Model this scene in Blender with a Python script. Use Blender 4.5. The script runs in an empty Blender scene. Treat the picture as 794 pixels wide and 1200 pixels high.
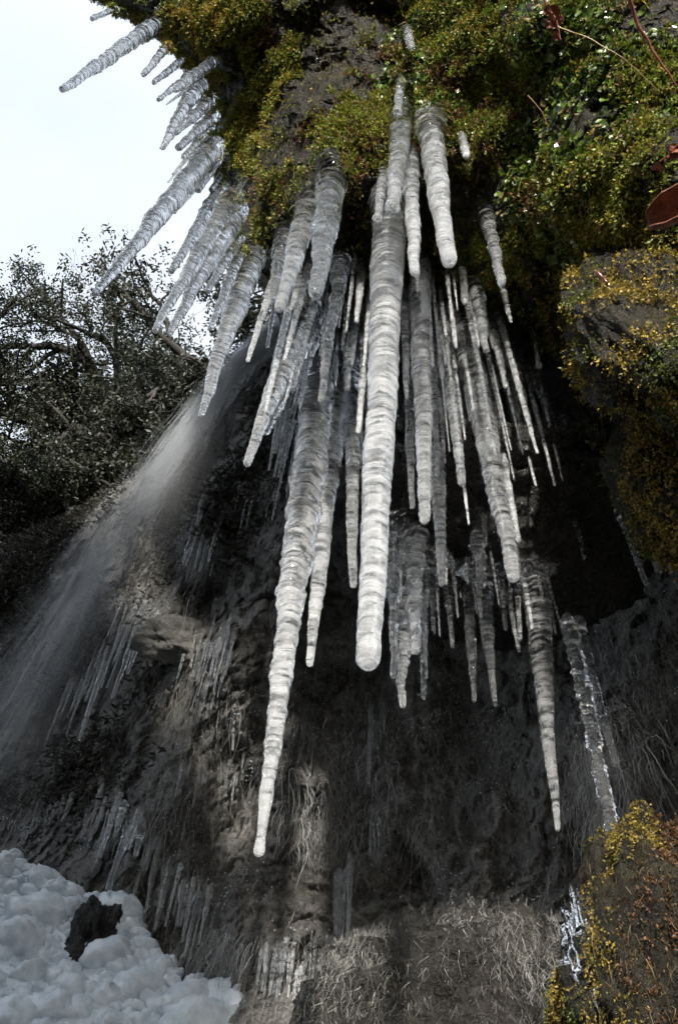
import bpy, math, random
import numpy as np
from mathutils import Matrix, Vector
S = bpy.context.scene
COL = S.collection
rng = np.random.default_rng(7)
random.seed(7)

# ------------------------------------------------------------------ camera, sky, sun, exposure
F = 915.0
CAM = np.array([0.0, 0.0, 1.6])
up_c = np.array([(465 - 397) / F, 700 / F, -1.0]); up_c /= np.linalg.norm(up_c)
fw = np.array([0, 0, -1.0]); y_c = fw - fw.dot(up_c) * up_c; y_c /= np.linalg.norm(y_c)
x_c = np.cross(y_c, up_c)
RW = np.array([x_c, y_c, up_c])
cam = bpy.data.cameras.new('camera'); camo = bpy.data.objects.new('camera', cam); COL.objects.link(camo)
M = Matrix(RW.tolist()).to_4x4(); M.translation = Vector(CAM); camo.matrix_world = M
cam.sensor_fit = 'VERTICAL'; cam.sensor_height = 24; cam.sensor_width = 24; cam.lens = 24 * F / 1200
cam.clip_start = 0.02; cam.clip_end = 5000
S.camera = camo

SUN_EL, SUN_AZ = 12.0, -8.0       # azimuth: degrees to the right of straight behind the camera
w = bpy.data.worlds.new('World'); S.world = w; w.use_nodes = True
nt = w.node_tree; bg = nt.nodes['Background']
sky = nt.nodes.new('ShaderNodeTexSky'); sky.sky_type = 'NISHITA'; sky.sun_disc = False
sky.sun_elevation = math.radians(SUN_EL); sky.sun_rotation = math.radians(180 - SUN_AZ)
sky.air_density = 1.0; sky.dust_density = 3.0
tc = nt.nodes.new('ShaderNodeTexCoord'); nz = nt.nodes.new('ShaderNodeTexNoise'); nz.inputs['Scale'].default_value = 2.2
nz.inputs['Detail'].default_value = 5
rmp = nt.nodes.new('ShaderNodeMapRange'); rmp.inputs[1].default_value = 0.3; rmp.inputs[2].default_value = 0.62
rmp.inputs[3].default_value = 0.72; rmp.inputs[4].default_value = 0.97
mx = nt.nodes.new('ShaderNodeMix'); mx.data_type = 'RGBA'
mx.inputs['B'].default_value = (5.9, 6.45, 7.2, 1)
nt.links.new(tc.outputs['Generated'], nz.inputs['Vector']); nt.links.new(nz.outputs['Fac'], rmp.inputs[0])
nt.links.new(rmp.outputs[0], mx.inputs['Factor']); nt.links.new(sky.outputs[0], mx.inputs['A'])
nt.links.new(mx.outputs['Result'], bg.inputs['Color']); bg.inputs['Strength'].default_value = 0.09
sl = bpy.data.lights.new('sun', 'SUN'); sl.energy = 4.4; sl.angle = math.radians(3); sl.color = (1.0, 0.94, 0.85)
so = bpy.data.objects.new('sun', sl); COL.objects.link(so)
e, a = math.radians(SUN_EL), math.radians(SUN_AZ)
sd = Vector((math.sin(a) * math.cos(e), -math.cos(a) * math.cos(e), math.sin(e)))
so.rotation_euler = sd.to_track_quat('Z', 'Y').to_euler(); so.location = sd * 50
S.view_settings.view_transform = 'Standard'; S.view_settings.look = 'None'
S.view_settings.exposure = 0.97; S.view_settings.gamma = 1.0; S.view_settings.use_curve_mapping = False

# ------------------------------------------------------------------ helpers
def ray(px, py):
    px = np.asarray(px, float); py = np.asarray(py, float)
    c = np.stack([(px - 397) / F, (600 - py) / F, -np.ones_like(px * py)], -1)
    c /= np.linalg.norm(c, axis=-1, keepdims=True)
    return c @ RW.T
def at(px, py, d):
    return CAM + ray(px, py) * np.asarray(d, float)[..., None]
def mpp(p):                                   # metres per photograph pixel at a point
    return float(-((RW.T @ (np.asarray(p) - CAM))[2])) / F

def _h(i, j, k, s):
    n = (i * 374761393 + j * 668265263 + k * 2147483647 + s * 974634777) & 0xffffffff
    n = ((n ^ (n >> 13)) * 1274126177) & 0xffffffff
    n = (n ^ (n >> 16)) & 0xffff
    return n / 65535.0
def vnoise(P, s=0):
    P = np.asarray(P, float); I = np.floor(P).astype(np.int64); f = P - I; f = f * f * (3 - 2 * f)
    r = 0
    for a in (0, 1):
        for b in (0, 1):
            for c in (0, 1):
                wt = (f[..., 0] if a else 1 - f[..., 0]) * (f[..., 1] if b else 1 - f[..., 1]) * (f[..., 2] if c else 1 - f[..., 2])
                r = r + wt * _h(I[..., 0] + a, I[..., 1] + b, I[..., 2] + c, s)
    return r * 2 - 1
def fbm(P, sc, octv=4, s=0, gain=0.5, ridge=False):
    r = 0; amp = 1; P = np.asarray(P) * sc
    for o in range(octv):
        n = vnoise(P, s + o * 17)
        if ridge: n = 1 - 2 * np.abs(n)
        r = r + amp * n; amp *= gain; P = P * 2.03 + 11.3
    return r

def blocks(P, sc, s=0, tilt=.9):              # broken rock: every cell of a jittered lattice is a tilted facet of its own
    P = np.asarray(P); Q = P * sc + 0.35 * np.stack([vnoise(P * sc * .8, s + 1), vnoise(P * sc * .8, s + 2), vnoise(P * sc * .8, s + 3)], -1)
    I = np.floor(Q).astype(np.int64); best = np.full(Q.shape[:-1], 1e9); sec = best.copy(); h = np.zeros(Q.shape[:-1])
    for a_ in (-1, 0, 1):
        for b_ in (-1, 0, 1):
            for c_ in (-1, 0, 1):
                J = I + np.array([a_, b_, c_]); j = [J[..., 0], J[..., 1], J[..., 2]]
                ctr = J + np.stack([_h(*j, s + 11), _h(*j, s + 12), _h(*j, s + 13)], -1); dv = Q - ctr; dd_ = (dv ** 2 * np.array([1, 1, 1.6])).sum(-1)
                g = np.stack([_h(*j, s + 14), _h(*j, s + 15), _h(*j, s + 16)], -1) * 2 - 1
                hv = (_h(*j, s + 17) * 2 - 1) * .8 + tilt * (g * dv).sum(-1); m_ = dd_ < best
                sec = np.where(m_, best, np.minimum(sec, dd_)); h = np.where(m_, hv, h); best = np.where(m_, dd_, best)
    e_ = np.clip((np.sqrt(sec) - np.sqrt(best)) / .16, 0, 1)
    return h * (e_ * .7 + .3) + .5 * (1 - e_)          # cracks go back (away from the eye)
def mesh_np(name, V, Fc, mat=None, parent=None, smooth=True, col=None, link=True):
    V = np.ascontiguousarray(V, dtype=np.float32).reshape(-1, 3); Fc = np.ascontiguousarray(Fc, dtype=np.int32)
    n = Fc.shape[1]
    me = bpy.data.meshes.new(name)
    me.vertices.add(len(V)); me.vertices.foreach_set('co', V.ravel())
    me.loops.add(Fc.size); me.loops.foreach_set('vertex_index', Fc.ravel())
    me.polygons.add(len(Fc)); me.polygons.foreach_set('loop_start', np.arange(0, Fc.size, n, dtype=np.int32))
    me.polygons.foreach_set('use_smooth', np.full(len(Fc), smooth))
    if col is not None:
        at_ = me.color_attributes.new('tint', 'FLOAT_COLOR', 'POINT')
        c4 = np.ones((len(V), 4), np.float32); c4[:, :3] = col; at_.data.foreach_set('color', c4.ravel())
    me.update(calc_edges=True); me.validate()
    if mat: me.materials.append(mat)
    if not link: return me
    o = bpy.data.objects.new(name, me); COL.objects.link(o)
    if parent: o.parent = parent
    return o
def tag(o, label=None, cat=None, group=None, kind=None):
    if label: o['label'] = label
    if cat: o['category'] = cat
    if group: o['group'] = group
    if kind: o['kind'] = kind
    return o
def empty(name, loc=(0, 0, 0)):
    o = bpy.data.objects.new(name, None); COL.objects.link(o); o.location = loc; o.empty_display_size = 0.1
    return o
def grid_faces(nu, nv, wrap=False):           # nu columns, nv rows; index = r*nu+c
    c = np.arange(nu if wrap else nu - 1); r = np.arange(nv - 1)
    R, Cc = np.meshgrid(r, c, indexing='ij'); C2 = (Cc + 1) % nu
    return np.stack([R * nu + Cc, R * nu + C2, (R + 1) * nu + C2, (R + 1) * nu + Cc], -1).reshape(-1, 4)
class RBF:                                     # thin-plate surface through control points
    def __init__(s, pts):
        p = np.array(pts, float); s.X = p[:, :2] / 400; n = len(p)
        K = s.k(s.X, s.X) + np.eye(n) * 1e-4; Pm = np.c_[np.ones(n), s.X]
        A = np.block([[K, Pm], [Pm.T, np.zeros((3, 3))]])
        s.w = np.linalg.solve(A, np.r_[p[:, 2], 0, 0, 0])
    def k(s, a, b):
        r2 = ((a[:, None] - b[None]) ** 2).sum(-1); return r2 * np.log(r2 + 1e-9)
    def __call__(s, px, py):
        px, py = np.broadcast_arrays(np.asarray(px, float), np.asarray(py, float))
        q = np.stack([px.ravel(), py.ravel()], -1) / 400
        return (s.k(q, s.X) @ s.w[:-3] + np.c_[np.ones(len(q)), q] @ s.w[-3:]).reshape(px.shape)
def tubes(paths, radii, sides=5):              # many tubes in one mesh; paths: list of (n,3)
    Vs, Fs = [], []; off = 0
    ang = np.arange(sides) * 2 * math.pi / sides
    for p, r in zip(paths, radii):
        p = np.asarray(p, float); n = len(p); r = np.broadcast_to(np.asarray(r, float), (n,))
        t = np.gradient(p, axis=0); t /= np.linalg.norm(t, axis=1, keepdims=True) + 1e-9
        ref = np.array([0.31, 0.2, 0.93]) if abs(t[0, 2]) < 0.8 else np.array([0.9, 0.3, 0.1])
        u = np.cross(t, ref); u /= np.linalg.norm(u, axis=1, keepdims=True) + 1e-9; v = np.cross(t, u)
        V = p[:, None] + r[:, None, None] * (np.cos(ang)[None, :, None] * u[:, None] + np.sin(ang)[None, :, None] * v[:, None])
        Vs.append(V.reshape(-1, 3)); Fs.append(grid_faces(sides, n, True) + off); off += n * sides
    return np.concatenate(Vs), np.concatenate(Fs)
def strips(base, along, side, curl=None):      # one kite shaped leaf per row (4 verts)
    n = len(base); V = np.empty((n, 4, 3))
    V[:, 0] = base; V[:, 1] = base + along * 0.5 + side; V[:, 2] = base + along; V[:, 3] = base + along * 0.5 - side
    if curl is not None: V[:, 2] += curl
    return V.reshape(-1, 3), np.arange(n * 4).reshape(n, 4)
def sample_surface(V, Fq, n, wfun=None):
    a, b, c, d = (V[Fq[:, i]] for i in range(4))
    nr = np.cross(c - a, d - b); ar = np.linalg.norm(nr, axis=1) / 2; nr /= (2 * ar[:, None] + 1e-12)
    wt = ar.copy()
    if wfun is not None: wt *= wfun((a + b + c + d) / 4, nr)
    cs = np.cumsum(wt); i = np.searchsorted(cs, rng.random(n) * cs[-1])
    u, v = rng.random((2, n, 1))
    p = (a[i] * (1 - u) + b[i] * u) * (1 - v) + (d[i] * (1 - u) + c[i] * u) * v
    tocam = CAM - p; s = np.sign((tocam * nr[i]).sum(1)); return p, nr[i] * s[:, None]
def unit(v): return v / (np.linalg.norm(v, axis=-1, keepdims=True) + 1e-9)

# ------------------------------------------------------------------ materials
def new_mat(name):
    m = bpy.data.materials.new(name); m.use_nodes = True
    return m, m.node_tree, m.node_tree.nodes['Principled BSDF']
def noise_node(nt, scale, detail=6, rough=0.6, vec=None, dist=0.0):
    n = nt.nodes.new('ShaderNodeTexNoise'); n.inputs['Scale'].default_value = scale
    n.inputs['Detail'].default_value = detail; n.inputs['Roughness'].default_value = rough; n.inputs['Distortion'].default_value = dist
    if vec is None:
        g = nt.nodes.new('ShaderNodeNewGeometry'); vec = g.outputs['Position']
    nt.links.new(vec, n.inputs['Vector']); return n
def ramp(nt, src, stops):
    r = nt.nodes.new('ShaderNodeValToRGB'); el = r.color_ramp.elements
    while len(el) < len(stops): el.new(0.5)
    for e_, (p, c) in zip(el, stops): e_.position = p; e_.color = (*c, 1) if len(c) == 3 else c
    nt.links.new(src, r.inputs[0]); return r
def mrange(nt, src, a, b, c, d):
    m = nt.nodes.new('ShaderNodeMapRange')
    for i, v in enumerate((a, b, c, d)): m.inputs[i + 1].default_value = v
    nt.links.new(src, m.inputs[0]); return m
def bump(nt, bs, srcs):
    prev = None
    for src, st, dist in srcs:
        b = nt.nodes.new('ShaderNodeBump'); b.inputs['Strength'].default_value = st; b.inputs['Distance'].default_value = dist
        nt.links.new(src, b.inputs['Height'])
        if prev: nt.links.new(prev.outputs[0], b.inputs['Normal'])
        prev = b
    nt.links.new(prev.outputs[0], bs.inputs['Normal'])
def rock_mat(name, lo, mid, hi, sc=1.0, wet=(0.25, 0.7), frost=0.0):
    m, nt, bs = new_mat(name)
    n1 = noise_node(nt, 3.0 * sc, 8, 0.65); n2 = noise_node(nt, 38 * sc, 6, 0.7); n3 = noise_node(nt, 160 * sc, 3, 0.6)
    r = ramp(nt, n1.outputs['Fac'], [(0.3, lo), (0.52, mid), (0.72, hi)])
    r2 = ramp(nt, n2.outputs['Fac'], [(0.3, (0.45, 0.45, 0.45)), (0.7, (1.5, 1.5, 1.5))])
    mu = nt.nodes.new('ShaderNodeMix'); mu.data_type = 'RGBA'; mu.blend_type = 'MULTIPLY'; mu.inputs['Factor'].default_value = 1
    nt.links.new(r.outputs[0], mu.inputs['A']); nt.links.new(r2.outputs[0], mu.inputs['B'])
    out = mu.outputs['Result']
    if frost > 0:
        n4 = noise_node(nt, 26 * sc, 8, 0.8)
        fm = mrange(nt, n4.outputs['Fac'], 0.62, 0.78, 0, frost)
        mf = nt.nodes.new('ShaderNodeMix'); mf.data_type = 'RGBA'
        nt.links.new(fm.outputs[0], mf.inputs['Factor']); nt.links.new(out, mf.inputs['A']); mf.inputs['B'].default_value = (0.5, 0.52, 0.53, 1)
        out = mf.outputs['Result']
    nt.links.new(out, bs.inputs['Base Color'])
    rr = mrange(nt, n2.outputs['Fac'], 0.35, 0.65, *wet); nt.links.new(rr.outputs[0], bs.inputs['Roughness'])
    vo = nt.nodes.new('ShaderNodeTexVoronoi'); vo.feature = 'DISTANCE_TO_EDGE'; vo.inputs['Scale'].default_value = 13 * sc
    wp = nt.nodes.new('ShaderNodeMix'); wp.data_type = 'RGBA'; wp.inputs['Factor'].default_value = .12; g_ = nt.nodes.new('ShaderNodeNewGeometry'); nt.links.new(g_.outputs['Position'], wp.inputs['A']); nt.links.new(n2.outputs['Color'], wp.inputs['B']); nt.links.new(wp.outputs['Result'], vo.inputs['Vector'])
    cr = mrange(nt, vo.outputs['Distance'], 0, .07, 0, 1)
    bump(nt, bs, [(cr.outputs[0], 0.7, 0.012), (n2.outputs['Fac'], 0.9, 0.035), (n3.outputs['Fac'], 0.7, 0.008)])
    return m
def tint_mat(name, rough=0.5, trans=0.0, spec=0.5):
    m, nt, bs = new_mat(name); c = nt.nodes.new('ShaderNodeVertexColor'); c.layer_name = 'tint'
    nt.links.new(c.outputs['Color'], bs.inputs['Base Color']); bs.inputs['Roughness'].default_value = rough
    bs.inputs['Specular IOR Level'].default_value = spec
    if trans > 0:
        tr = nt.nodes.new('ShaderNodeBsdfTranslucent'); nt.links.new(c.outputs['Color'], tr.inputs['Color'])
        ms = nt.nodes.new('ShaderNodeMixShader'); ms.inputs[0].default_value = trans
        nt.links.new(bs.outputs[0], ms.inputs[1]); nt.links.new(tr.outputs[0], ms.inputs[2])
        nt.links.new(ms.outputs[0], nt.nodes['Material Output'].inputs['Surface'])
    return m
def ice_mat(name, tmin, tmax, rough, col=(0.93, 0.95, 0.97), sc=30):
    m, nt, bs = new_mat(name); bs.inputs['Base Color'].default_value = (*col, 1)
    g = nt.nodes.new('ShaderNodeNewGeometry'); mp = nt.nodes.new('ShaderNodeMapping'); mp.inputs['Scale'].default_value = (1, 1, 2.2)
    nt.links.new(g.outputs['Position'], mp.inputs['Vector'])
    n = noise_node(nt, sc, 6, 0.7, mp.outputs[0]); n2 = noise_node(nt, sc * 5, 4, 0.6, mp.outputs[0])
    mb = nt.nodes.new('ShaderNodeMapping'); mb.inputs['Scale'].default_value = (.35, .35, 2.6); nt.links.new(g.outputs['Position'], mb.inputs['Vector'])
    nb_ = noise_node(nt, sc * 0.9, 2.5, 0.5, mb.outputs[0]); ad = nt.nodes.new('ShaderNodeMath'); ad.operation = 'ADD'; nt.links.new(n.outputs['Fac'], ad.inputs[0]); nt.links.new(nb_.outputs['Fac'], ad.inputs[1])
    vc = nt.nodes.new('ShaderNodeVertexColor'); vc.layer_name = 'tint'      # light on the lower ends put into the ice: whiter towards the tip
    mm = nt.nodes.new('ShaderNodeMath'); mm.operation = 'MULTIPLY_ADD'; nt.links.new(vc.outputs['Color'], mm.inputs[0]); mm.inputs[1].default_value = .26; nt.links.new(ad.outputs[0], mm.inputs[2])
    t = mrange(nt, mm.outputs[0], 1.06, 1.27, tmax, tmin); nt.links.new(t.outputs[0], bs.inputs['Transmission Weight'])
    bs.inputs['IOR'].default_value = 1.31; bs.inputs['Roughness'].default_value = rough
    bump(nt, bs, [(nb_.outputs['Fac'], 0.55, 0.012)])
    return m
M_ROCK = rock_mat('wet_rock', (0.008, 0.0075, 0.007), (0.022, 0.020, 0.017), (0.05, 0.046, 0.038), 1.3, (0.12, 0.6))
M_WALL = rock_mat('wall_rock', (0.055, 0.053, 0.05), (0.21, 0.205, 0.195), (0.42, 0.415, 0.40), 1.1, (0.15, 0.7), 0.6)
M_OVER = rock_mat('overhang_rock', (0.008, 0.007, 0.006), (0.030, 0.026, 0.014), (0.065, 0.058, 0.026), 2.2, (0.12, 0.6))
M_PALE = rock_mat('pale_rock', (0.09, 0.088, 0.08), (0.22, 0.215, 0.20), (0.40, 0.39, 0.36), 2.2)
M_SOIL = rock_mat('soil', (0.03, 0.026, 0.02), (0.055, 0.05, 0.04), (0.09, 0.085, 0.07), 0.2)
M_MOSS = tint_mat('moss', 0.55, 0.25); M_LEAF = tint_mat('wet_leaf', 0.22, 0.2, 0.8)
M_DEAD = tint_mat('dead_grass', 0.6, 0.1); M_TREE = tint_mat('tree_leaf', 0.5, 0.25); M_BARK = tint_mat('bark', 0.8)
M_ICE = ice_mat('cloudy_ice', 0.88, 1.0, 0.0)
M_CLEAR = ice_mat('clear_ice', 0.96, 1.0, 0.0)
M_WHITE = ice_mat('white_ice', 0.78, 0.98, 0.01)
m, nt, bs = new_mat('snowy_ice'); bs.inputs['Base Color'].default_value = (0.74, 0.78, 0.82, 1); bs.inputs['Roughness'].default_value = 0.4
n = noise_node(nt, 14, 6, 0.6); n2 = noise_node(nt, 90, 4, 0.6)
r_ = ramp(nt, n.outputs['Fac'], [(0.3, (0.50, 0.58, 0.66)), (0.6, (0.76, 0.83, 0.90))]); nt.links.new(r_.outputs[0], bs.inputs['Base Color'])
bs.inputs['Subsurface Weight'].default_value = 0.0
bump(nt, bs, [(n.outputs['Fac'], 0.5, 0.02), (n2.outputs['Fac'], 0.3, 0.004)]); M_SNOW = m
m, nt, bs = new_mat('falling_water'); bs.inputs['Base Color'].default_value = (0.85, 0.9, 0.95, 1); bs.inputs['Roughness'].default_value = 0.3
bs.inputs['Transmission Weight'].default_value = 0.3; bs.inputs['IOR'].default_value = 1.33; bs.inputs['Alpha'].default_value = 0.17; M_WATER = m

# ------------------------------------------------------------------ the cliff: overhang and back wall
DA = RBF([(100, -500, 7.6), (450, -500, 7.4), (900, -500, 6.2), (450, -300, 6.6), (200, -300, 6.8), (900, -300, 5.2), (100, -100, 4.4), (450, -100, 3.95), (800, -100, 3.2), (1100, 0, 3.0),
          (120, 0, 4.3), (200, 40, 4.0), (300, 0, 3.8), (450, 0, 3.75), (600, 0, 3.2), (790, 0, 2.9),
          (240, 130, 3.8), (350, 120, 3.45), (470, 130, 3.3), (600, 130, 3.0), (790, 130, 2.5), (1100, 250, 2.2),
          (260, 230, 3.6), (380, 210, 3.1), (450, 235, 3.15), (550, 250, 3.0), (680, 260, 2.6), (790, 280, 2.3),
          (290, 300, 3.4), (400, 340, 3.3), (470, 330, 3.35), (560, 340, 3.2), (650, 380, 3.0), (790, 420, 2.5),
          (350, 400, 3.7), (450, 430, 3.8), (550, 450, 3.7), (650, 500, 3.5), (790, 560, 2.8), (1100, 560, 2.6),
          (400, 520, 4.2), (500, 540, 4.2), (600, 580, 4.0), (700, 620, 3.6), (800, 680, 3.1), (1100, 720, 3.0),
          (350, 640, 4.7), (500, 660, 4.6), (650, 680, 4.3)])
def crag(P, amp=1.0, s=0):
    return amp * (0.12 * fbm(P, 1.7, 3, s) + 0.055 * blocks(P, 2.6, s + 5) + 0.028 * blocks(P, 7.5, s + 25) + 0.012 * blocks(P, 17, s + 45) + 0.013 * fbm(P, 22, 3, s + 9))
LE = np.array([(-500, 10), (-100, 50), (-20, 84), (0, 118), (30, 165), (60, 200), (90, 238), (130, 252), (200, 252), (250, 272), (300, 285), (350, 320), (400, 340), (450, 350), (680, 350)], float)
NU, NV = 330, 400
u = np.linspace(0, 1, NU); v = np.linspace(0, 1, NV)
py = np.interp(v, [0, 0.12, 1], [-500, -60, 660])
PY, U = np.meshgrid(py, u, indexing='ij')
XL = np.interp(PY, LE[:, 0], LE[:, 1])
PX = XL + np.interp(U, [0, 0.82, 1], [0, 0.56, 1]) * (1150 - XL)
D = DA(PX, PY)
edge = np.clip((PX - XL) / 55, 0, 1); D = D + 0.9 * (1 - np.sqrt(1 - (1 - edge) ** 2)) * 0.8
edge = np.clip((PY - 560) / 100, 0, 1); D = D + 0.3 * edge ** 2
P = at(PX, PY, D)
dd = crag(P); P = P + ray(PX, PY) * dd[..., None]
P = P + 0.03 * np.stack([fbm(P, 6, 3, 31), fbm(P, 6, 3, 47), fbm(P, 6, 3, 59)], -1)
VA = P.reshape(-1, 3); FA = grid_faces(NU, NV)
# close the back so the rock has its full thickness
back = VA.reshape(NV, NU, 3) + np.array([1.6, 0.4, 2.2]); idx = lambda r, c: r * NU + c
rr = np.r_[0:NV:8, NV - 1]; cc = np.r_[0:NU:8, NU - 1]
bV = back[np.ix_(rr, cc)].reshape(-1, 3); nb = len(VA); bF = grid_faces(len(cc), len(rr)) + nb
ring = []
B = lambda i, j: nb + i * len(cc) + j
for k in range(len(cc) - 1):
    for (r0, i0) in ((0, 0), (NV - 1, len(rr) - 1)):
        ring.append((idx(r0, cc[k]), idx(r0, cc[k + 1]), B(i0, k + 1), B(i0, k)))
for k in range(len(rr) - 1):
    for (c0, j0) in ((0, 0), (NU - 1, len(cc) - 1)):
        ring.append((idx(rr[k], c0), idx(rr[k + 1], c0), B(k + 1, j0), B(k, j0)))
tag(mesh_np('cliff_overhang', np.r_[VA, bV], np.r_[FA, bF, np.array(ring)], M_OVER), kind='structure')

DB = RBF([(-400, 600, 9), (0, 560, 8.5), (150, 520, 7.0), (250, 480, 6.0), (330, 400, 5.2), (400, 300, 5.2), (700, 300, 5), (1100, 300, 4.2),
          (-400, 900, 9), (0, 760, 7.8), (100, 700, 6.8), (200, 700, 5.6), (300, 640, 4.8), (400, 640, 4.7), (500, 640, 4.6), (600, 640, 4.4), (700, 640, 3.9), (800, 680, 3.5), (1100, 700, 3),
          (0, 950, 6.8), (100, 900, 5.9), (200, 880, 5.0), (300, 850, 4.5), (400, 850, 4.5), (500, 850, 4.3), (600, 850, 4.0), (700, 850, 3.4), (800, 850, 3.0),
          (0, 1050, 6.0), (100, 1050, 5.2), (200, 1050, 4.6), (300, 1020, 4.2), (400, 1000, 4.3), (500, 1000, 4.2), (600, 1020, 3.9), (700, 1000, 3.3), (800, 1000, 2.8), (1100, 1000, 2.6),
          (0, 1200, 5.5), (200, 1200, 4.3), (330, 1200, 3.7), (450, 1200, 3.6), (600, 1200, 3.2), (700, 1200, 2.9), (800, 1200, 2.5), (400, 1500, 3.3), (-400, 1500, 6), (1100, 1500, 2.4)])
NU2, NV2 = 370, 330
px = np.interp(np.linspace(0, 1, NU2), [0, .08, .92, 1], [-400, -20, 820, 1150])
U, Vv = np.meshgrid(px, np.linspace(0, 1, NV2), indexing='ij'); U = U.T; Vv = Vv.T
TE = np.array([(-400, 590), (0, 640), (90, 610), (150, 560), (230, 500), (270, 440), (310, 385), (340, 330), (400, 280), (1150, 250)], float)
TOP = np.interp(U, TE[:, 0], TE[:, 1])
PYB = TOP + np.interp(Vv, [0, 0.93, 1], [0, 1, 1.35]) * (1220 - TOP)
D = DB(U, PYB)
edge = np.clip((PYB - TOP) / 45, 0, 1); D = D + 1.2 * (1 - np.sqrt(1 - (1 - edge) ** 2))
P = at(U, PYB, D); P = P + ray(U, PYB) * crag(P, 2.0, 80)[..., None]
P = P + 0.02 * np.stack([fbm(P, 5, 3, 131), fbm(P, 5, 3, 147), fbm(P, 5, 3, 159)], -1)
VB = P.reshape(-1, 3); FB = grid_faces(NU2, NV2)
tag(mesh_np('rock_wall', VB, FB, M_WALL), kind='structure')
def wall_d(x, y): return float(DB(x, y))
def over_d(x, y): return float(DA(x, y))

# ground far below the frame and the wooded slope behind the falls
V = np.array([[x, y, 0.0] for y in np.linspace(-600, 900, 12) for x in np.linspace(-900, 900, 12)])
tag(mesh_np('ground', V, grid_faces(12, 12), M_SOIL), kind='structure')
DH = RBF([(-500, 600, 22), (0, 600, 18), (200, 560, 16), (400, 500, 15), (-500, 1300, 12), (0, 1200, 9), (400, 1200, 8), (0, 850, 13), (400, 800, 11)])
U, Vv = np.meshgrid(np.linspace(-700, 500, 80), np.linspace(600, 1400, 50))
P = at(U, Vv - 0.08 * U * (U > 0), DH(U, Vv)); P += 0.5 * np.stack([fbm(P, .5, 3, 3), fbm(P, .5, 3, 4), fbm(P, .5, 3, 5)], -1)
VH = P.reshape(-1, 3); FH = grid_faces(80, 50)
tag(mesh_np('hillside', VH, FH, M_SOIL), kind='structure')

# added unseen bank behind the camera, shaped to keep sun off the ice mound
U, Vv = np.meshgrid(np.linspace(-16, -1.12, 70), np.linspace(0, 1, 40))
HH = (5.35 + np.clip(-1.33 - U, 0, 4) * 1.7) * np.sin(np.pi * Vv) ** .7
P = np.stack([U, -2.4 - 1.9 * Vv, HH - .1], -1); P += .12 * np.stack([fbm(P, .9, 3, 3), fbm(P, .9, 3, 4), fbm(P, .9, 3, 5)], -1)
tag(mesh_np('sun_block_bank', P, grid_faces(70, 40), M_SOIL), kind='structure')

# ------------------------------------------------------------------ moss on rock (leafy sprigs)
def lerp3(a, b, t): return np.asarray(a) * (1 - t) + np.asarray(b) * t
def moss_colours(p, n):
    k = vnoise(p * 4.3, 5) + 0.5 * vnoise(p * 13, 6) + 0.45 * rng.normal(size=n)
    k = k[:, None]
    green = lerp3((0.07, 0.095, 0.012), (0.27, 0.30, 0.04), rng.random((n, 1)))
    gold = lerp3((0.24, 0.18, 0.03), (0.50, 0.34, 0.08), rng.random((n, 1)))
    brown = lerp3((0.05, 0.028, 0.012), (0.2, 0.09, 0.035), rng.random((n, 1)))
    c = np.where(k > 0.75, gold, green); c = np.where(k < -0.55, brown, c); return c
def moss(name, p, nr, size, mat, parent=None, droop=0.5, cols=None, wid=0.17, per=5):
    n = len(p)
    if cols is None: cols = moss_colours(p, n)
    stem = unit(nr + rng.normal(size=(n, 3)) * 0.45 + np.array([0, 0, -droop])) * size[:, None]
    Vs, Cs = [], []
    for k in range(per):
        t = (k + 0.3) / per
        b = p + stem * t + np.array([0, 0, -1]) * (size * t * t * 0.35)[:, None]
        al = unit(stem + rng.normal(size=(n, 3)) * (size * 0.9)[:, None] + np.array([0, 0, -.5]) * size[:, None]) * (size * (0.52 - 0.2 * t))[:, None]
        sd_ = unit(np.cross(al, rng.normal(size=(n, 3)))) * (size * wid * (1 - 0.4 * t))[:, None]
        v_, _ = strips(b, al, sd_, unit(nr) * (size * rng.uniform(-.2, .2, n))[:, None]); Vs.append(v_)
        cc_ = cols * rng.uniform(0.75, 1.3, (n, 1)) * (0.8 + 0.45 * t); Cs.append(np.repeat(cc_, 4, axis=0))
    V = np.concatenate(Vs); return mesh_np(name, V, np.arange(len(V)).reshape(-1, 4), mat, parent, False, np.concatenate(Cs))
def hairs(name, p, nr, L, rad, cols, grav=1.0, label='', spread=.6, seg=5, mat=None, parent=None):
    n = len(p); d0 = unit(nr * .6 + rng.normal(size=(n, 3)) * spread); t = np.linspace(0, 1, seg)
    g = np.array([0, 0, -1.0]) * grav; curl = rng.normal(size=(n, 3)) * .25
    pts = p[:, None] + L[:, None, None] * (d0[:, None] * (t - .5 * t * t)[None, :, None] * .6 + g * (t * t)[None, :, None] * .8 + curl[:, None] * (np.sin(t * 5) * t)[None, :, None] * .5)
    tv = unit(CAM - p); sd_ = unit(np.cross(np.broadcast_to(g, (n, 3)) + .01 + rng.normal(size=(n, 3)) * .2, tv))[:, None] * rad[:, None, None] * (1.1 - t)[None, :, None]
    th3 = unit(np.cross(sd_, np.broadcast_to(g, sd_.shape) + .01)) * rad[:, None, None] * (1.1 - t)[None, :, None]
    V = np.stack([pts - sd_, pts + sd_, pts + th3], 2)     # three sided strand
    V = V.reshape(-1, 3); b = (np.arange(n) * seg * 3)[:, None, None] + (np.arange(seg - 1) * 3)[None, :, None]
    Fc = np.concatenate([np.stack([b[..., 0] + i, b[..., 0] + j, b[..., 0] + j + 3, b[..., 0] + i + 3], -1).reshape(-1, 4) for i, j in ((0, 1), (1, 2), (2, 0))])
    return mesh_np(name, V, Fc, mat or M_DEAD, parent, False, np.repeat(cols, seg * 3, 0))
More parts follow.
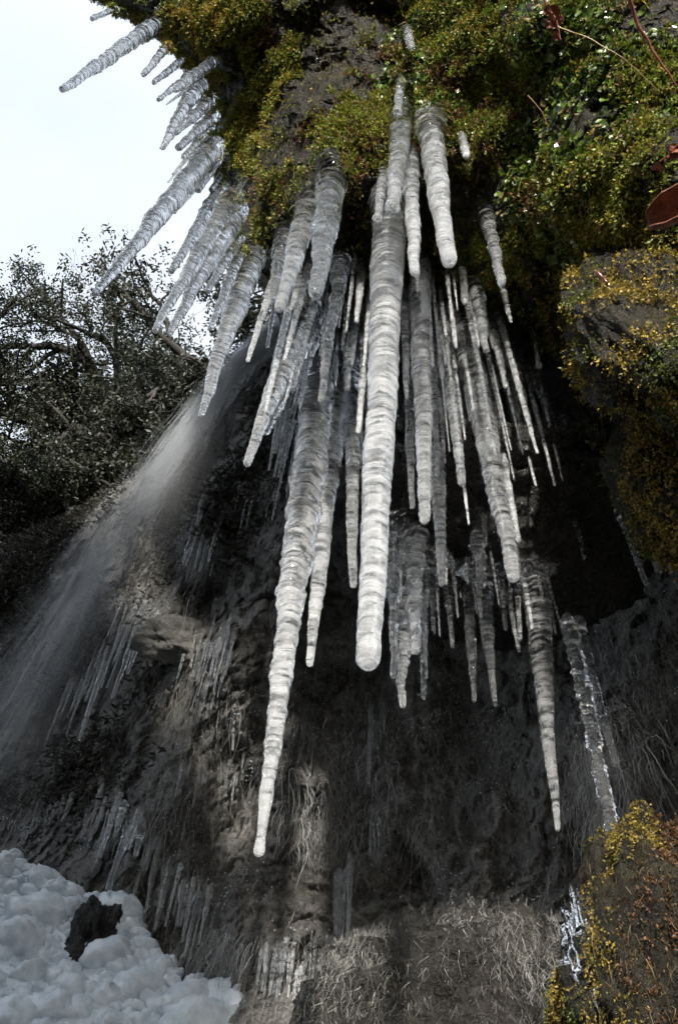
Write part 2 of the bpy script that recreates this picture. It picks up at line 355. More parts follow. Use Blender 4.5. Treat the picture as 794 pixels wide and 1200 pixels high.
# pixel of a point, to say where on this cliff the moss grows thick
def pix(p):
    c = (p - CAM) @ RW; return 397 - F * c[..., 0] / c[..., 2], 600 + F * c[..., 1] / c[..., 2]
def blob(x, y, cx, cy, rx, ry): return np.clip(1.25 - np.hypot((x - cx) / rx, (y - cy) / ry), 0, 1)
def wA(c, nr):
    x, y = pix(c); z = (c - CAM) @ RW[:, :] 
    w_ = 0.02 + 0.5 * np.clip(1 - (x - np.interp(y, LE[:, 0], LE[:, 1])) / 45, 0, 1) * (y < 130)
    for b in ((390, 50, 110, 100), (330, 20, 150, 70), (270, 190, 60, 110), (300, 60, 70, 90), (430, 60, 110, 90), (400, 170, 70, 60), (560, 60, 150, 110), (700, 60, 150, 110), (650, 220, 120, 120), (740, 330, 120, 90), (445, 200, 40, 50), (565, 290, 50, 60), (250, 40, 60, 60), (560, 180, 60, 70), (940, 250, 170, 200)):
        w_ = np.maximum(w_, blob(x, y, *b))
    w_ = w_ * np.clip(0.36 + 1.6 * vnoise(c * 5.0, 61) + 1.3 * vnoise(c * 16.0, 62), 0.01, 1.4)
    w_ *= (y > -80) & (y < 650)
    return w_
p, nr = sample_surface(VA, FA, 88000, wA)
x, y = pix(p)
tag(moss('moss', p, nr, rng.uniform(0.010, 0.034, len(p)), M_MOSS, per=4), 'yellow green moss hanging from the overhanging rock', 'moss', kind='stuff')

# ------------------------------------------------------------------ icicles
def icicle_mesh(name, A, Bp, r0, rm, r1, seed, rings=None, ripple=0.07, bulb=0.0, bow=0.0, sides=14, rough=0.1, flare=0.3):
    rs = np.random.default_rng(seed); A = np.asarray(A); Bp = np.asarray(Bp)
    L = np.linalg.norm(Bp - A); sp = rings or max(0.011, 0.55 * rm)
    n = int(np.clip(L / sp * 6, 14, 320 if sides > 12 else 60)); t = np.linspace(0, 1, n)
    tip = r1 * 1.2 / L
    t = np.r_[t[t < 1 - tip * 1.1], 1 - tip * np.array([1, .75, .5, .3, .15, .05, .005])]; n = len(t)
    # radius through three widths
    tm = 0.5; r = np.where(t < tm, r0 + (rm - r0) * (t / tm) ** 0.9, rm + (r1 - rm) * ((t - tm) / tm) ** 1.05)
    if flare > 0: r = r * (1 + flare * np.exp(-t * L / (r0 * 4)))
    # knuckles: uneven spacing, swollen below, pinched above
    pos = 0.0; ph = np.zeros(n); s_ = t * L; bounds = [0]; 
    while bounds[-1] < L: bounds.append(bounds[-1] + sp * rs.choice([.4, .7, 1.0, 1.5, 2.3]) * rs.uniform(.8, 1.25))
    bounds = np.array(bounds); k = np.searchsorted(bounds, s_, 'right') - 1; k = np.clip(k, 0, len(bounds) - 2)
    f = (s_ - bounds[k]) / (bounds[k + 1] - bounds[k]); amp = rs.uniform(0.1, 1.5, len(bounds))[k] * np.interp(s_, np.linspace(0, L, 7), rs.uniform(.25, 1.35, 7))
    r = r * (1 + ripple * (amp * np.sin(np.pi * f ** 1.6) - 0.5))
    r *= 1 + 0.07 * np.interp(s_, np.linspace(0, L, 9), rs.uniform(-1, 1, 9)) * np.clip(t * 6, 0, 1)
    if bulb > 0: r = r + r1 * bulb * np.exp(-((1 - t) * L / (r1 * 1.6) - 0.8) ** 2)
    r = r * np.sqrt(np.clip(t * L / (r0 * 1.3) + .12, 0, 1)); q = np.clip((t - (1 - tip)) / tip, 0, 1); r = r * np.sqrt(np.clip(1 - q * q, 0.0004, 1))
    ax = unit(Bp - A); ref = np.array([1, 0.2, 0]) ; u_ = unit(np.cross(ax, ref)); v_ = np.cross(ax, u_)
    wob = np.stack([np.interp(s_, np.linspace(0, L, 12), rs.normal(size=12) * 1.0) for _ in range(2)], -1) * rm * 0.06
    c = A + (Bp - A) * t[:, None] + wob[:, :1] * u_ + wob[:, 1:] * v_ + (u_ * bow * L) * (np.sin(np.pi * t))[:, None]
    th = np.arange(sides) * 2 * np.pi / sides
    sides = int(sides); R = r[:, None] * np.ones(sides)
    cs = np.stack([np.cos(th) * 1.3, np.sin(th) * 1.3, np.zeros(sides)], -1)
    nb = np.stack([np.broadcast_to(cs[None, :, 0], (n, sides)), np.broadcast_to(cs[None, :, 1], (n, sides)), np.broadcast_to((s_ / (rm * 2.2))[:, None], (n, sides))], -1) + seed * 3.7
    R = R * (1 + rough * vnoise(nb, seed) + 0.75 * rough * vnoise(nb * np.array([1.6, 1.6, 5.0]), seed + 3))
    tilt = np.interp(s_, bounds, rs.uniform(-.4, .4, len(bounds)))
    V = c[:, None] + R[..., None] * (np.cos(th)[None, :, None] * u_ + np.sin(th)[None, :, None] * v_) + ax * (R * tilt[:, None] * np.cos(th + seed))[..., None] * np.clip((1 - t) * L / rm, 0, 1)[:, None, None]
    V = V.reshape(-1, 3); Fc = grid_faces(sides, n, True)
    capI = [(i, (i + 1) % sides, (sides - 1 - i - 1) % sides, (sides - 1 - i) % sides) for i in range(sides // 2 - 1)]
    capI = np.array(capI) + (n - 1) * sides
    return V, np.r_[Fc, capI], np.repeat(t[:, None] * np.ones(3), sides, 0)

def hang(xr, yr, xt, yt, d, w0, wm, w1, up=0.04):
    """root at its own distance; the tip is the point of its sight line nearest to the plumb line through the root"""
    A = at(xr, yr, d); rt = ray(xt, yt); h = rt[:2]; s_ = float(h @ (A[:2] - CAM[:2]) / (h @ h))
    Bp = CAM + rt * s_; mid = (A + Bp) / 2
    r0, rm, r1 = w0 / 2 * mpp(A), wm / 2 * mpp(mid), w1 / 2 * mpp(Bp)
    ax = unit(A - Bp); return A + ax * (up + r0 * 1.9), Bp, r0, rm, r1
def lump(name, c, rad, seed, mat, amp=0.25, n=90, axes=None, sc=1.0, parent=None, loc=True):
    th = np.linspace(0, 2 * np.pi, n, endpoint=False); ph = np.linspace(0.02, np.pi - 0.02, n // 2)
    T, Ph = np.meshgrid(th, ph); N = np.stack([np.sin(Ph) * np.cos(T), np.sin(Ph) * np.sin(T), np.cos(Ph)], -1)
    r = 1 + amp * fbm(N * 1.3 + seed * 7.1, sc, 4, seed) ; r = r + amp * 0.35 * fbm(N * 4 + seed, sc, 3, seed + 5, ridge=True)
    V = N * r[..., None] * np.asarray(rad)
    if axes is not None: V = V @ np.asarray(axes)
    o = mesh_np(name, V.reshape(-1, 3) + (0 if loc else c), grid_faces(n, n // 2, True), mat, parent)
    if loc: o.location = c
    return o, V.reshape(-1, 3) + np.asarray(c), grid_faces(n, n // 2, True)
c = at(560, 628, 3.0); o, Vs_, Fs_ = lump('rock_shelf', c, (0.56, 0.5, 0.15), 4, M_ROCK, .2, 120, sc=1.6); tag(o, 'dark rock shelf jutting from the wall under the hanging icicles', 'rock')
from mathutils.bvhtree import BVHTree
BV_S = BVHTree.FromPolygons(Vs_.tolist(), Fs_.tolist())
BV_A = BVHTree.FromPolygons(VA.tolist(), FA.tolist()); BV_B = BVHTree.FromPolygons(VB.tolist(), FB.tolist())
def hit(bv, x, y, dflt, lo=.6, hi=1.5):
    h_ = bv.ray_cast(Vector(CAM), Vector(ray(x, y)))
    return h_[3] if h_[0] is not None and dflt * lo < h_[3] < dflt * hi else dflt
ice_no = [0]; COLLAR = []
def icicle(xr, yr, xt, yt, d, w0, wm, w1, label, mat=None, group=None, **kw):
    if group in (G1, G2): d = hit(BV_A, xr, yr, d) + .01
    elif group == G3: d = hit(BV_S, xr, yr - 12, d, .8, 1.2) + .02
    elif group.startswith('thin'): d = hit(BV_B, xr, yr, d) + .01
    A, Bp, r0, rm, r1 = hang(xr, yr, xt, yt, d, w0, wm, w1); ice_no[0] += 1
    if group == G1: r0, rm = r0 * .86, rm * .88
    kw = dict(kw); kw['ripple'] = kw.get('ripple', .08) * 1.3 + .01; kw['rough'] = kw.get('rough', .1) * 1.4; kw.setdefault('flare', .08 if group == G1 else .3)
    V, Fc, tc_ = icicle_mesh('icicle', A, Bp, r0, rm, r1, ice_no[0], **kw)
    if group in (G1, G2): COLLAR.append((at(xr, yr, d), r0))
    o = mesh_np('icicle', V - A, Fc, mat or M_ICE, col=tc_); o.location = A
    return tag(o, label, 'icicle', group)
G1 = 'icicles sticking out against the sky'; G2 = 'icicles hanging from the overhang'; G3 = 'icicles hanging below the rock shelf'
K, C_, W_ = M_ICE, M_CLEAR, M_WHITE
ICE = [
 # root, tip, distance, widths (root, middle, tip), label, material, group, extra
 (186, 26, 72, 106, 3.95, 25, 19, 9, 'large ribbed clear icicle alone against the sky, highest of the big ones at upper left', C_, G1, dict(ripple=.16)),
 (132, 12, 107, 22, 4.1, 8, 7, 6, 'tiny icicle at the very top left tip of the mossy overhang', C_, G1, {}),
 (194, 57, 168, 88, 3.9, 12, 9, 7, 'short stubby icicle just below the largest sky icicle root', C_, G1, dict(ripple=.14)),
 (218, 67, 180, 97, 3.9, 10, 8, 5, 'thin pale icicle, second of the four short ones against the sky', C_, G1, dict(ripple=.16)),
 (230, 82, 185, 117, 3.85, 12, 9, 5, 'thin beaded icicle, third of the four short ones against the sky', C_, G1, dict(ripple=.18)),
 (252, 70, 205, 106, 3.85, 16, 13, 8, 'knobbly short icicle overlapping the third short one against the sky', C_, G1, dict(ripple=.18)),
 (242, 98, 190, 174, 3.8, 22, 19, 7, 'medium ribbed icicle with curved pointed tip below the four short ones', C_, G1, dict(ripple=.14, bow=.04)),
 (246, 118, 206, 156, 3.85, 14, 12, 7, 'short icicle tucked behind the medium curved one', C_, G1, dict(ripple=.16)),
 (248, 138, 208, 174, 3.8, 16, 14, 8, 'stumpy grey icicle with blunt tip above the long diagonal one', C_, G1, dict(ripple=.16)),
 (244, 152, 214, 185, 3.8, 12, 10, 6, 'short stub icicle below the stumpy grey one', C_, G1, dict(ripple=.16)),
 (246, 178, 110, 347, 3.55, 30, 28, 7, 'longest diagonal ribbed icicle reaching down left in front of tree tops', C_, G1, dict(ripple=.12)),
 (252, 168, 222, 226, 3.5, 20, 15, 8, 'icicle lobe fused on the upper side of the long diagonal icicle', C_, G1, dict(ripple=.12)),
 (264, 174, 231, 224, 3.45, 16, 12, 7, 'slim clear icicle right beside the root of the long diagonal icicle', C_, G1, {}),
 (262, 202, 247, 223, 3.4, 10, 8, 6, 'tiny stub icicle under the root of the long diagonal icicle', C_, G1, {}),
 (266, 212, 200, 319, 3.35, 22, 20, 7, 'first of the fan of icicles below the long diagonal one, with hooked tip', C_, G1, dict(ripple=.13)),
 (268, 240, 180, 388, 3.3, 30, 22, 8, 'leftmost long icicle of the fan with pale rounded tip', K, G1, dict(ripple=.12)),
 (272, 255, 198, 392, 3.3, 32, 24, 7, 'long icicle of the fan just right of its leftmost one', K, G1, dict(ripple=.12)),
 (276, 285, 242, 342, 3.25, 18, 14, 7, 'short icicle between the fan and the smooth broad icicle', K, G1, {}),
 (280, 300, 246, 386, 3.2, 18, 14, 6, 'narrow pointed icicle left of the smooth broad flared icicle', C_, G1, {}),
 (300, 284, 235, 489, 3.2, 48, 32, 8, 'broad flared icicle ending in a clear point in front of the falling water', K, G1, dict(ripple=.07, flare=.05)),
 (290, 205, 276, 229, 3.3, 9, 8, 6, 'tiny clear drip icicle on the moss right of the diagonal ones', C_, G1, {}),
 (335, 268, 319, 352, 3.2, 24, 18, 7, 'dark see-through icicle left of the pair below the gold moss', C_, G2, dict(ripple=.12)),
 (324, 345, 313, 408, 3.1, 9, 6, 4, 'thin drip below the dark see-through icicle', C_, G2, {}),
 (364, 232, 327, 362, 3.05, 30, 26, 12, 'left icicle of the pair below the gold moss, bent at the tip', K, G2, dict(ripple=.08)),
 (390, 198, 371, 347, 3.05, 42, 32, 16, 'right icicle of the pair below the gold moss, dark at its root', C_, G2, dict(ripple=.10)),
 (366, 338, 289, 543, 3.1, 36, 30, 9, 'long slanting icicle with clear tip left of the longest icicle', K, G2, dict(ripple=.05)),
 (380, 352, 312, 508, 3.2, 14, 12, 7, 'beaded glassy icicle behind the long slanting one', C_, G2, dict(ripple=.22)),
 (365, 370, 340, 456, 3.3, 9, 8, 6, 'short thin rod icicle in the gap right of the beaded one', C_, G2, {}),
 (376, 372, 346, 474, 3.35, 12, 10, 6, 'clear icicle with white ribs beside the short thin rod', C_, G2, dict(ripple=.18)),
 (402, 296, 386, 398, 3.1, 24, 18, 9, 'dark grey icicle standing free under the green moss tuft', C_, G2, dict(ripple=.09)),
 (383, 385, 303, 1002, 3.0, 38, 41, 10, 'longest icicle of all, its thin beaded tip reaching far down the dark wall', W_, G2, dict(ripple=.10, bulb=.15, rings=.028)),
 (402, 392, 362, 781, 3.05, 32, 30, 9, 'ribbed icicle fused to the right side of the longest icicle', W_, G2, dict(ripple=.07)),
 (392, 330, 376, 470, 3.2, 16, 14, 8, 'smooth icicle running into the top of the longest icicle', K, G2, {}),
 (412, 385, 413, 689, 3.1, 20, 20, 9, 'slim grey icicle hanging between the longest and the thickest icicle', K, G2, dict(ripple=.07)),
 (458, 225, 431, 784, 3.1, 46, 40, 27, 'thickest straight icicle at the centre with a creamy rounded bulb end', W_, G2, dict(ripple=.035, bulb=.10, rough=.07)),
 (471, 128, 460, 246, 2.95, 32, 25, 13, 'dark topped icicle with round knob tip above the thickest icicle', K, G2, dict(ripple=.08, bulb=.4)),
 (503, 145, 525, 307, 2.9, 38, 28, 17, 'stout icicle with a glowing white blunt tip right of the upper centre', W_, G2, dict(ripple=.07, bulb=.15)),
 (480, 178, 486, 320, 2.95, 20, 19, 13, 'whitish ribbed icicle between the two stout upper centre icicles', W_, G2, dict(ripple=.09)),
 (450, 195, 442, 258, 2.95, 14, 12, 9, 'small frosted icicle with round tip left of the knob tipped one', K, G2, dict(bulb=.3)),
 (470, 90, 466, 133, 3.1, 11, 10, 9, 'small frosted stub highest up at the centre in the moss', K, G2, dict(bulb=.3)),
 (474, 28, 482, 56, 3.2, 12, 10, 9, 'dim frosted stub in the moss near the top edge of the photo', K, G2, {}),
 (540, 158, 546, 183, 2.8, 12, 10, 9, 'little round ended stub hanging from the bright green moss pad', W_, G2, dict(ripple=.12)),
 (568, 245, 587, 333, 2.85, 22, 15, 10, 'faint dark smooth icicle at the right edge of the group below the moss', K, G2, dict(ripple=.04)),
 (540, 303, 545, 356, 2.9, 10, 9, 7, 'short grey beaded icicle under the small green moss pad', K, G2, dict(ripple=.14)),
 (489, 300, 498, 376, 2.8, 9, 8, 8, 'short drip with pale knob running down the front of a longer icicle', W_, G2, dict(bulb=.4)),
 (492, 300, 498, 612, 3.1, 26, 25, 14, 'long glassy icicle standing on the ice of the shelf tip', K, G2, dict(ripple=.07)),
 (506, 380, 517, 686, 3.15, 24, 22, 9, 'long icicle with pointed lower half just right of the shelf standing one', K, G2, dict(ripple=.08)),
 (554, 318, 569, 413, 2.9, 22, 17, 7, 'beaded grey icicle in front of the top of the big right icicle', K, G2, dict(ripple=.12)),
 (536, 355, 604, 680, 3.05, 34, 30, 15, 'big leaning icicle, the broadest right of the thickest one', K, G2, dict(ripple=.06)),
 (566, 430, 609, 686, 3.15, 16, 13, 8, 'narrow icicle fused along the right edge of the big leaning icicle', C_, G2, dict(ripple=.08)),
 (478, 375, 482, 596, 3.35, 18, 14, 6, 'narrow pointed icicle behind and left of the glassy shelf standing one', K, G2, dict(ripple=.08)),
 (518, 360, 541, 569, 3.25, 20, 18, 10, 'medium icicle with a beaded blunt tip left of the big leaning icicle', K, G2, dict(ripple=.09)),
 (547, 430, 548, 573, 3.4, 9, 8, 6, 'thin twisted icicle right beside the blunt tipped medium one', C_, G2, dict(ripple=.2)),
 (522, 440, 524, 572, 3.3, 14, 13, 7, 'clear icicle with domed scales left of the blunt tipped medium one', C_, G2, dict(ripple=.2)),
 (552, 440, 562, 602, 3.35, 13, 10, 5, 'grey thin icicle half hidden behind the big leaning icicle', K, G2, {}),
 (566, 520, 582, 658, 3.2, 7, 6, 4, 'hair thin clear icicle along the left edge of the big leaning icicle', C_, G2, {}),
 (586, 385, 597, 429, 3.2, 9, 7, 8, 'small club ended drip in the dark right of the main group', K, G2, dict(bulb=.4)),
 (623, 378, 631, 430, 3.1, 6, 5, 5, 'tiny nail shaped drip under the moss at right of the main group', K, G2, dict(bulb=.7)),
 (590, 430, 615, 545, 3.25, 15, 11, 5, 'slender dark icicle with a bead, first one right of the big leaning icicle', C_, G2, dict(ripple=.1)),
 (606, 480, 620, 546, 3.3, 8, 6, 4, 'short clear splinter icicle beside the slender dark one', C_, G2, {}),
 (586, 460, 606, 660, 3.3, 11, 10, 6, 'beaded icicle peeping out behind the big leaning icicle', C_, G2, dict(ripple=.15)),
 (618, 530, 648, 655, 3.3, 20, 15, 7, 'dark glassy icicle pair member nearest the dark cleft at right', C_, G2, dict(ripple=.14)),
 (638, 540, 661, 698, 3.25, 24, 17, 6, 'dark glassy icicle with glinting bumpy right edge in the dark cleft', C_, G2, dict(ripple=.16)),
 (469, 420, 468, 503, 3.4, 7, 6, 5, 'short rod icicle in the dark gap right of the thickest icicle', C_, G2, {}),
 (455, 500, 466, 560, 3.6, 6, 5, 4, 'wispy small icicle low in the dark gap right of the thickest icicle', C_, G2, {}),
 (420, 395, 421, 560, 3.4, 14, 12, 7, 'smooth icicle hidden just left of the thickest icicle', K, G2, {}),
 # below the shelf
 (474, 640, 470, 831, 2.55, 24, 24, 7, 'lumpy frozen cascade with glassy pointed end at the left shelf tip', W_, G3, dict(ripple=.2, rough=.3)),
 (461, 630, 461, 795, 2.6, 16, 14, 7, 'lumpy clear icicle on the outermost left edge of the shelf', W_, G3, dict(ripple=.2, rough=.3)),
 (487, 620, 486, 766, 2.5, 22, 18, 10, 'twisted clear lump of ice right of the frozen cascade', W_, G3, dict(ripple=.2, rough=.3)),
 (497, 670, 496, 820, 2.55, 11, 10, 6, 'straight narrow rod icicle right of the frozen cascade', K, G3, dict(ripple=.05)),
 (505, 670, 507, 739, 2.6, 7, 6, 4, 'short thin icicle next to the straight narrow rod', K, G3, {}),
 (524, 680, 530, 759, 2.5, 20, 9, 4, 'small funnel shaped icicle below the middle of the shelf', K, G3, {}),
 (547, 682, 556, 823, 2.5, 15, 12, 5, 'ribbed icicle with beaded tip under the glinting clear lump', C_, G3, dict(ripple=.1)),
 (564, 682, 580, 828, 2.55, 26, 15, 5, 'wide rooted tapering icicle right of the ribbed beaded one', K, G3, dict(ripple=.06)),
 (587, 683, 592, 739, 2.5, 10, 7, 4, 'short pointed icicle under the tip of the big leaning icicle', K, G3, {}),
 (605, 678, 609, 751, 2.5, 9, 7, 5, 'short icicle under the right end of the shelf', K, G3, {}),
 (597, 680, 598, 702, 2.6, 6, 5, 4, 'very short stub between the two short icicles under the shelf', K, G3, {}),
 (558, 608, 563, 690, 2.5, 13, 14, 11, 'clear knotted ice lump hanging in front of the shelf', C_, G3, dict(ripple=.25, rough=.3)),
 (565, 595, 569, 637, 2.6, 8, 7, 5, 'small glassy spike above the clear knotted lump', C_, G3, dict(ripple=.15)),
 (626, 672, 651, 974, 2.45, 34, 25, 6, 'tall smooth grey icicle hanging alone from the right end of the shelf', K, G3, dict(ripple=.03, rough=.05)),
 (668, 742, 727, 1012, 2.5, 16, 17, 14, 'bright glassy slanting icicle whose foot meets the mossy rock at lower right', C_, 'icicles on the right side', dict(ripple=.14, rough=.25)),
 (680, 745, 722, 900, 2.6, 16, 12, 8, 'dull faint icicle right of the bright slanting one', K, 'icicles on the right side', {}),
 (730, 612, 757, 686, 2.5, 11, 8, 6, 'first dim icicle from the left under the moss bulge at right', K, 'icicles on the right side', {}),
 (752, 620, 772, 672, 2.45, 11, 8, 6, 'second dim icicle from the left under the moss bulge at right', K, 'icicles on the right side', {}),
 (772, 615, 795, 690, 2.4, 14, 11, 6, 'dim icicle cut by the right edge of the photo under the moss bulge', K, 'icicles on the right side', {}),
 (664, 570, 684, 655, 3.0, 10, 7, 4, 'dim thin icicle in the dark between the cleft and the gold moss streak', C_, 'icicles on the right side', {}),
 (712, 560, 724, 610, 2.9, 9, 8, 5, 'dim stub beside the gold moss streak at right', K, 'icicles on the right side', {}),
 (301, 1036, 296, 1119, 3.9, 9, 6, 4, 'lone thin white icicle on the wall straight below the longest icicle tip', K, 'thin icicles on the lower wall', {}),
 (506, 1024, 512, 1090, 4.0, 5, 4, 3, 'lone thin icicle on the dark wall above the dead grass hump', K, 'thin icicles on the lower wall', {}),
 (274, 835, 273, 880, 4.3, 4, 3, 3, 'tiny lone icicle on the wall left of the longest icicle', K, 'thin icicles on the lower wall', {}),
 (440, 820, 437, 900, 4.1, 8, 6, 3, 'thin icicle on the wall right under the thickest icicle', K, 'thin icicles on the lower wall', {}),
]
for (a1, b1, a2, b2, d, w0, wm, w1, lab, mt, g, kw) in ICE:
    icicle(a1, b1, a2, b2, d, w0, wm, w1, lab, mt, g, **kw)

# fringes of small icicles on the lower wall: root line, count, lengths, widths, label of the whole fringe
FR = [
 ((405, 345), (470, 375), 6, (90, 190), (7, 13), 'slim dim icicle in the row close behind the thickest one', -1),
 ((472, 330), (560, 370), 14, (90, 230), (7, 14), 'slim grey icicle filling the gaps right of the thickest one', -1),
 ((476, 400), (560, 430), 11, (60, 150), (5, 10), 'slim low icicle deep behind the glassy shelf standing one', -1),
 ((562, 370), (640, 440), 11, (60, 170), (5, 10), 'slim dark icicle in the row right of the big leaning one', -1),
 ((338, 330), (402, 372), 10, (70, 190), (6, 12), 'slim glassy icicle crowded round the top of the longest one', -1),
 ((222, 120), (262, 262), 9, (25, 70), (6, 11), 'small glassy icicle along the overhang edge behind the sky ones', -1),
 ((560, 500), (650, 560), 10, (40, 110), (4, 8), 'thin dark icicle in the cleft beside the big leaning one', -1),
 ((400, 300), (480, 350), 8, (80, 200), (6, 12), 'slim clear icicle in the row under the knob tipped one', -1),
 ((480, 300), (590, 350), 14, (70, 240), (6, 13), 'slim clear icicle in the crowd under the small moss pad', -1),
 ((520, 440), (620, 470), 11, (60, 160), (4, 9), 'thin low icicle deep behind the big leaning one', -1),
 ((640, 480), (720, 560), 11, (50, 130), (4, 8), 'dim icicle in the row left of the gold moss streak', -1),
 ((330, 300), (400, 340), 7, (80, 170), (7, 12), 'slim icicle in the row under the pair below gold moss', -1),
 ((515, 660), (650, 670), 13, (40, 110), (5, 10), 'pointed icicle in the longer row under the shelf', 0),
 ((500, 345), (570, 400), 9, (110, 250), (9, 17), 'medium translucent icicle in the back row behind the big leaning one', -1),
 ((412, 372), (440, 400), 4, (120, 240), (10, 16), 'medium translucent icicle in the back row behind the thickest one', -1),
 ((452, 632), (512, 655), 13, (50, 150), (6, 11), 'glassy icicle in the frozen bunch at the left shelf tip', 0),
 ((118, 745), (180, 700), 15, (50, 130), (4, 9), 'frosty icicle in the long fringe under the white frozen roots', 0.9),
 ((70, 810), (120, 760), 12, (30, 70), (3, 6), 'small icicle in the ragged fringe at the far left', 0.9),
 ((218, 640), (256, 628), 8, (25, 60), (4, 8), 'little white icicle in the frozen tuft above the pale rock', 0.9),
 ((212, 765), (275, 740), 17, (20, 60), (3, 5), 'thin bright icicle in the fringe under the pale rock', 0.9),
 ((225, 800), (270, 785), 9, (15, 50), (3, 4), 'hair thin icicle in the lower fringe below the pale rock', 0.9),
 ((112, 940), (165, 965), 15, (35, 85), (6, 12), 'stout frosted icicle in the fringe above the ice mound', 0.92),
 ((168, 985), (198, 1015), 7, (40, 85), (5, 9), 'frosted icicle in the pointed fringe below the stout one', 0.92),
 ((205, 1058), (246, 1062), 13, (30, 66), (4, 8), 'bright icicle in the comb shaped fringe right of the ice mound', 0.93),
 ((304, 1128), (352, 1135), 15, (25, 55), (4, 9), 'bright icicle in the low comb at the bottom edge', 0.93),
 ((355, 1110), (385, 1130), 7, (30, 60), (3, 5), 'thin icicle right of the low comb at the bottom edge', 0.93),
 ((392, 1040), (414, 1045), 9, (40, 120), (4, 7), 'bright icicle in the narrow curtain left of the grass hump', 0.93),
 ((355, 770), (402, 778), 9, (20, 60), (3, 4), 'thin icicle in the faint fringe right of the longest one', 0.93),
 ((338, 850), (372, 845), 8, (20, 45), (3, 4), 'hair thin icicle in the lower fringe beside the longest one', 0.93),
 ((425, 830), (452, 850), 6, (30, 110), (3, 5), 'thin icicle trailing down the wall below the thickest one', 0.93),
 ((432, 960), (445, 970), 4, (25, 60), (3, 5), 'small icicle lowest in the trail below the thickest one', 0.93),
 ((328, 470), (352, 505), 13, (40, 90), (4, 8), 'wet icicle in the curtain behind the long slanting one', 0.80),
 ((280, 585), (330, 560), 9, (20, 50), (3, 4), 'tiny icicle on the wet ledge left of the longest one', 0.9),
 ((455, 545), (480, 520), 8, (25, 60), (3, 6), 'tangled little icicle in the web above the shelf tip', 0.8),
 ((510, 655), (640, 680), 12, (12, 45), (3, 6), 'little icicle in the row along the shelf edge', 0.0),
 ((690, 590), (790, 600), 9, (25, 70), (4, 7), 'dim small icicle in the row under the mossy bulge', 0.85),
 ((675, 760), (775, 790), 9, (30, 130), (2, 5), 'dim frosted icicle hanging on the wall at lower right', 0.9),
 ((0, 965), (90, 935), 13, (14, 40), (3, 5), 'tiny icicle in the row above the ice mound', 0.92),
 ((190, 905), (300, 900), 12, (12, 36), (2, 4), 'tiny icicle in the scattered row by the longest one', 0.92),
 ((420, 1130), (600, 1120), 10, (20, 60), (2, 4), 'thin faint icicle under the dead grass hump', 0.9),
]
fr = np.random.default_rng(21)
ORD = 'first second third fourth fifth sixth seventh eighth ninth tenth eleventh twelfth thirteenth fourteenth fifteenth sixteenth seventeenth'.split()
# the hundred least of them, whole rows at a time, go into one mesh
FR.sort(key=lambda f: -(f[3][0] + f[3][1]) * (f[4][0] + f[4][1])); total = 0; REST = []
for (p0, p1, n, ln, wd, lab, df) in FR:
    total += n
    for i in range(n):
        t = (i + fr.uniform(.1, .9)) / n; x0 = p0[0] + (p1[0] - p0[0]) * t; y0 = p0[1] + (p1[1] - p0[1]) * t + fr.normal() * 13
        L = ln[0] * .7 + (ln[1] - ln[0] * .7) * fr.random() ** 1.7; wpx = (wd[0] * .7 + (wd[1] * 1.15 - wd[0] * .7) * fr.random() ** 1.3)
        d = hit(BV_A, x0, y0, over_d(x0, y0)) if df < 0 else hit(BV_S, x0, y0 - 10, 2.55, .8, 1.2) + .02 if df == 0 else (wall_d(x0, y0) * df if df < .9 else hit(BV_B, x0, y0, wall_d(x0, y0)) - (.16 if y0 > 900 else .08))
        zx, zy = 465, -100; k = L / (y0 - zy); xt = x0 + (x0 - zx) * k * fr.uniform(.75, 1.2); yt = y0 + L
        A, Bp, r0, rm, r1 = hang(x0, y0, xt, yt, d, wpx, wpx * .8, max(1.6, wpx * .4), 0.05); ice_no[0] += 1
        V, Fc, tc_ = icicle_mesh('icicle', A, Bp, r0, rm, r1, ice_no[0], ripple=.16, sides=6 if df >= 0 else 10, rough=.25, rings=max(.02, rm * 1.5))
        if total > 298: REST.append((V, Fc, tc_)); continue
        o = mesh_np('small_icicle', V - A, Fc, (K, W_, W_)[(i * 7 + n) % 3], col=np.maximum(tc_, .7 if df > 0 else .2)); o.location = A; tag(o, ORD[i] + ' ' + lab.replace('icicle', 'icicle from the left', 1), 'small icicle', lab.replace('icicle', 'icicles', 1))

off = np.cumsum([0] + [len(r_[0]) for r_ in REST])
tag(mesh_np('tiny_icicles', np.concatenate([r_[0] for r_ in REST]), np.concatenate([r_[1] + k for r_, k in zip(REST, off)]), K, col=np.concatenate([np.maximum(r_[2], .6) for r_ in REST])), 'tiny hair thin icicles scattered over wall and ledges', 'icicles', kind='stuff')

# ------------------------------------------------------------------ rock shelf with ice glaze, boulders and bulges
c2 = at(480, 622, hit(BV_S, 480, 640, 2.6, .8, 1.2) - .02); o, V2, F2 = lump('ice_glaze', c2, (0.13, 0.09, 0.035), 9, W_, .35, 80, np.array([[.86, 0, .5], [0, 1, 0], [-.5, 0, .86]]), 1.8)
tag(o, 'glassy ice crust over the slanting left tip of the rock shelf', 'ice')
for q_ in ((505, 655, .07, 'small white ice lump on the shelf behind the pointed long icicle', 10), (565, 668, .09, 'white ice crust on the middle of the rock shelf edge', 11), (620, 668, .07, 'white ice crust on the right end of the rock shelf edge', 12)):
    o, _, _ = lump('ice_glaze', at(q_[0], q_[1], hit(BV_S, q_[0], q_[1] - 14, 2.6, .8, 1.2) + .02), (q_[2], .06, .035), q_[4], W_, .4, 60, sc=2.2); tag(o, q_[3], 'ice')
c = at(212, 752, 5.2); o, _, _ = lump('pale_rock', c, (0.27, 0.15, 0.14), 12, M_PALE, .3, 60, sc=1.4); tag(o, 'pale bare rock jutting from the wall at left', 'rock')
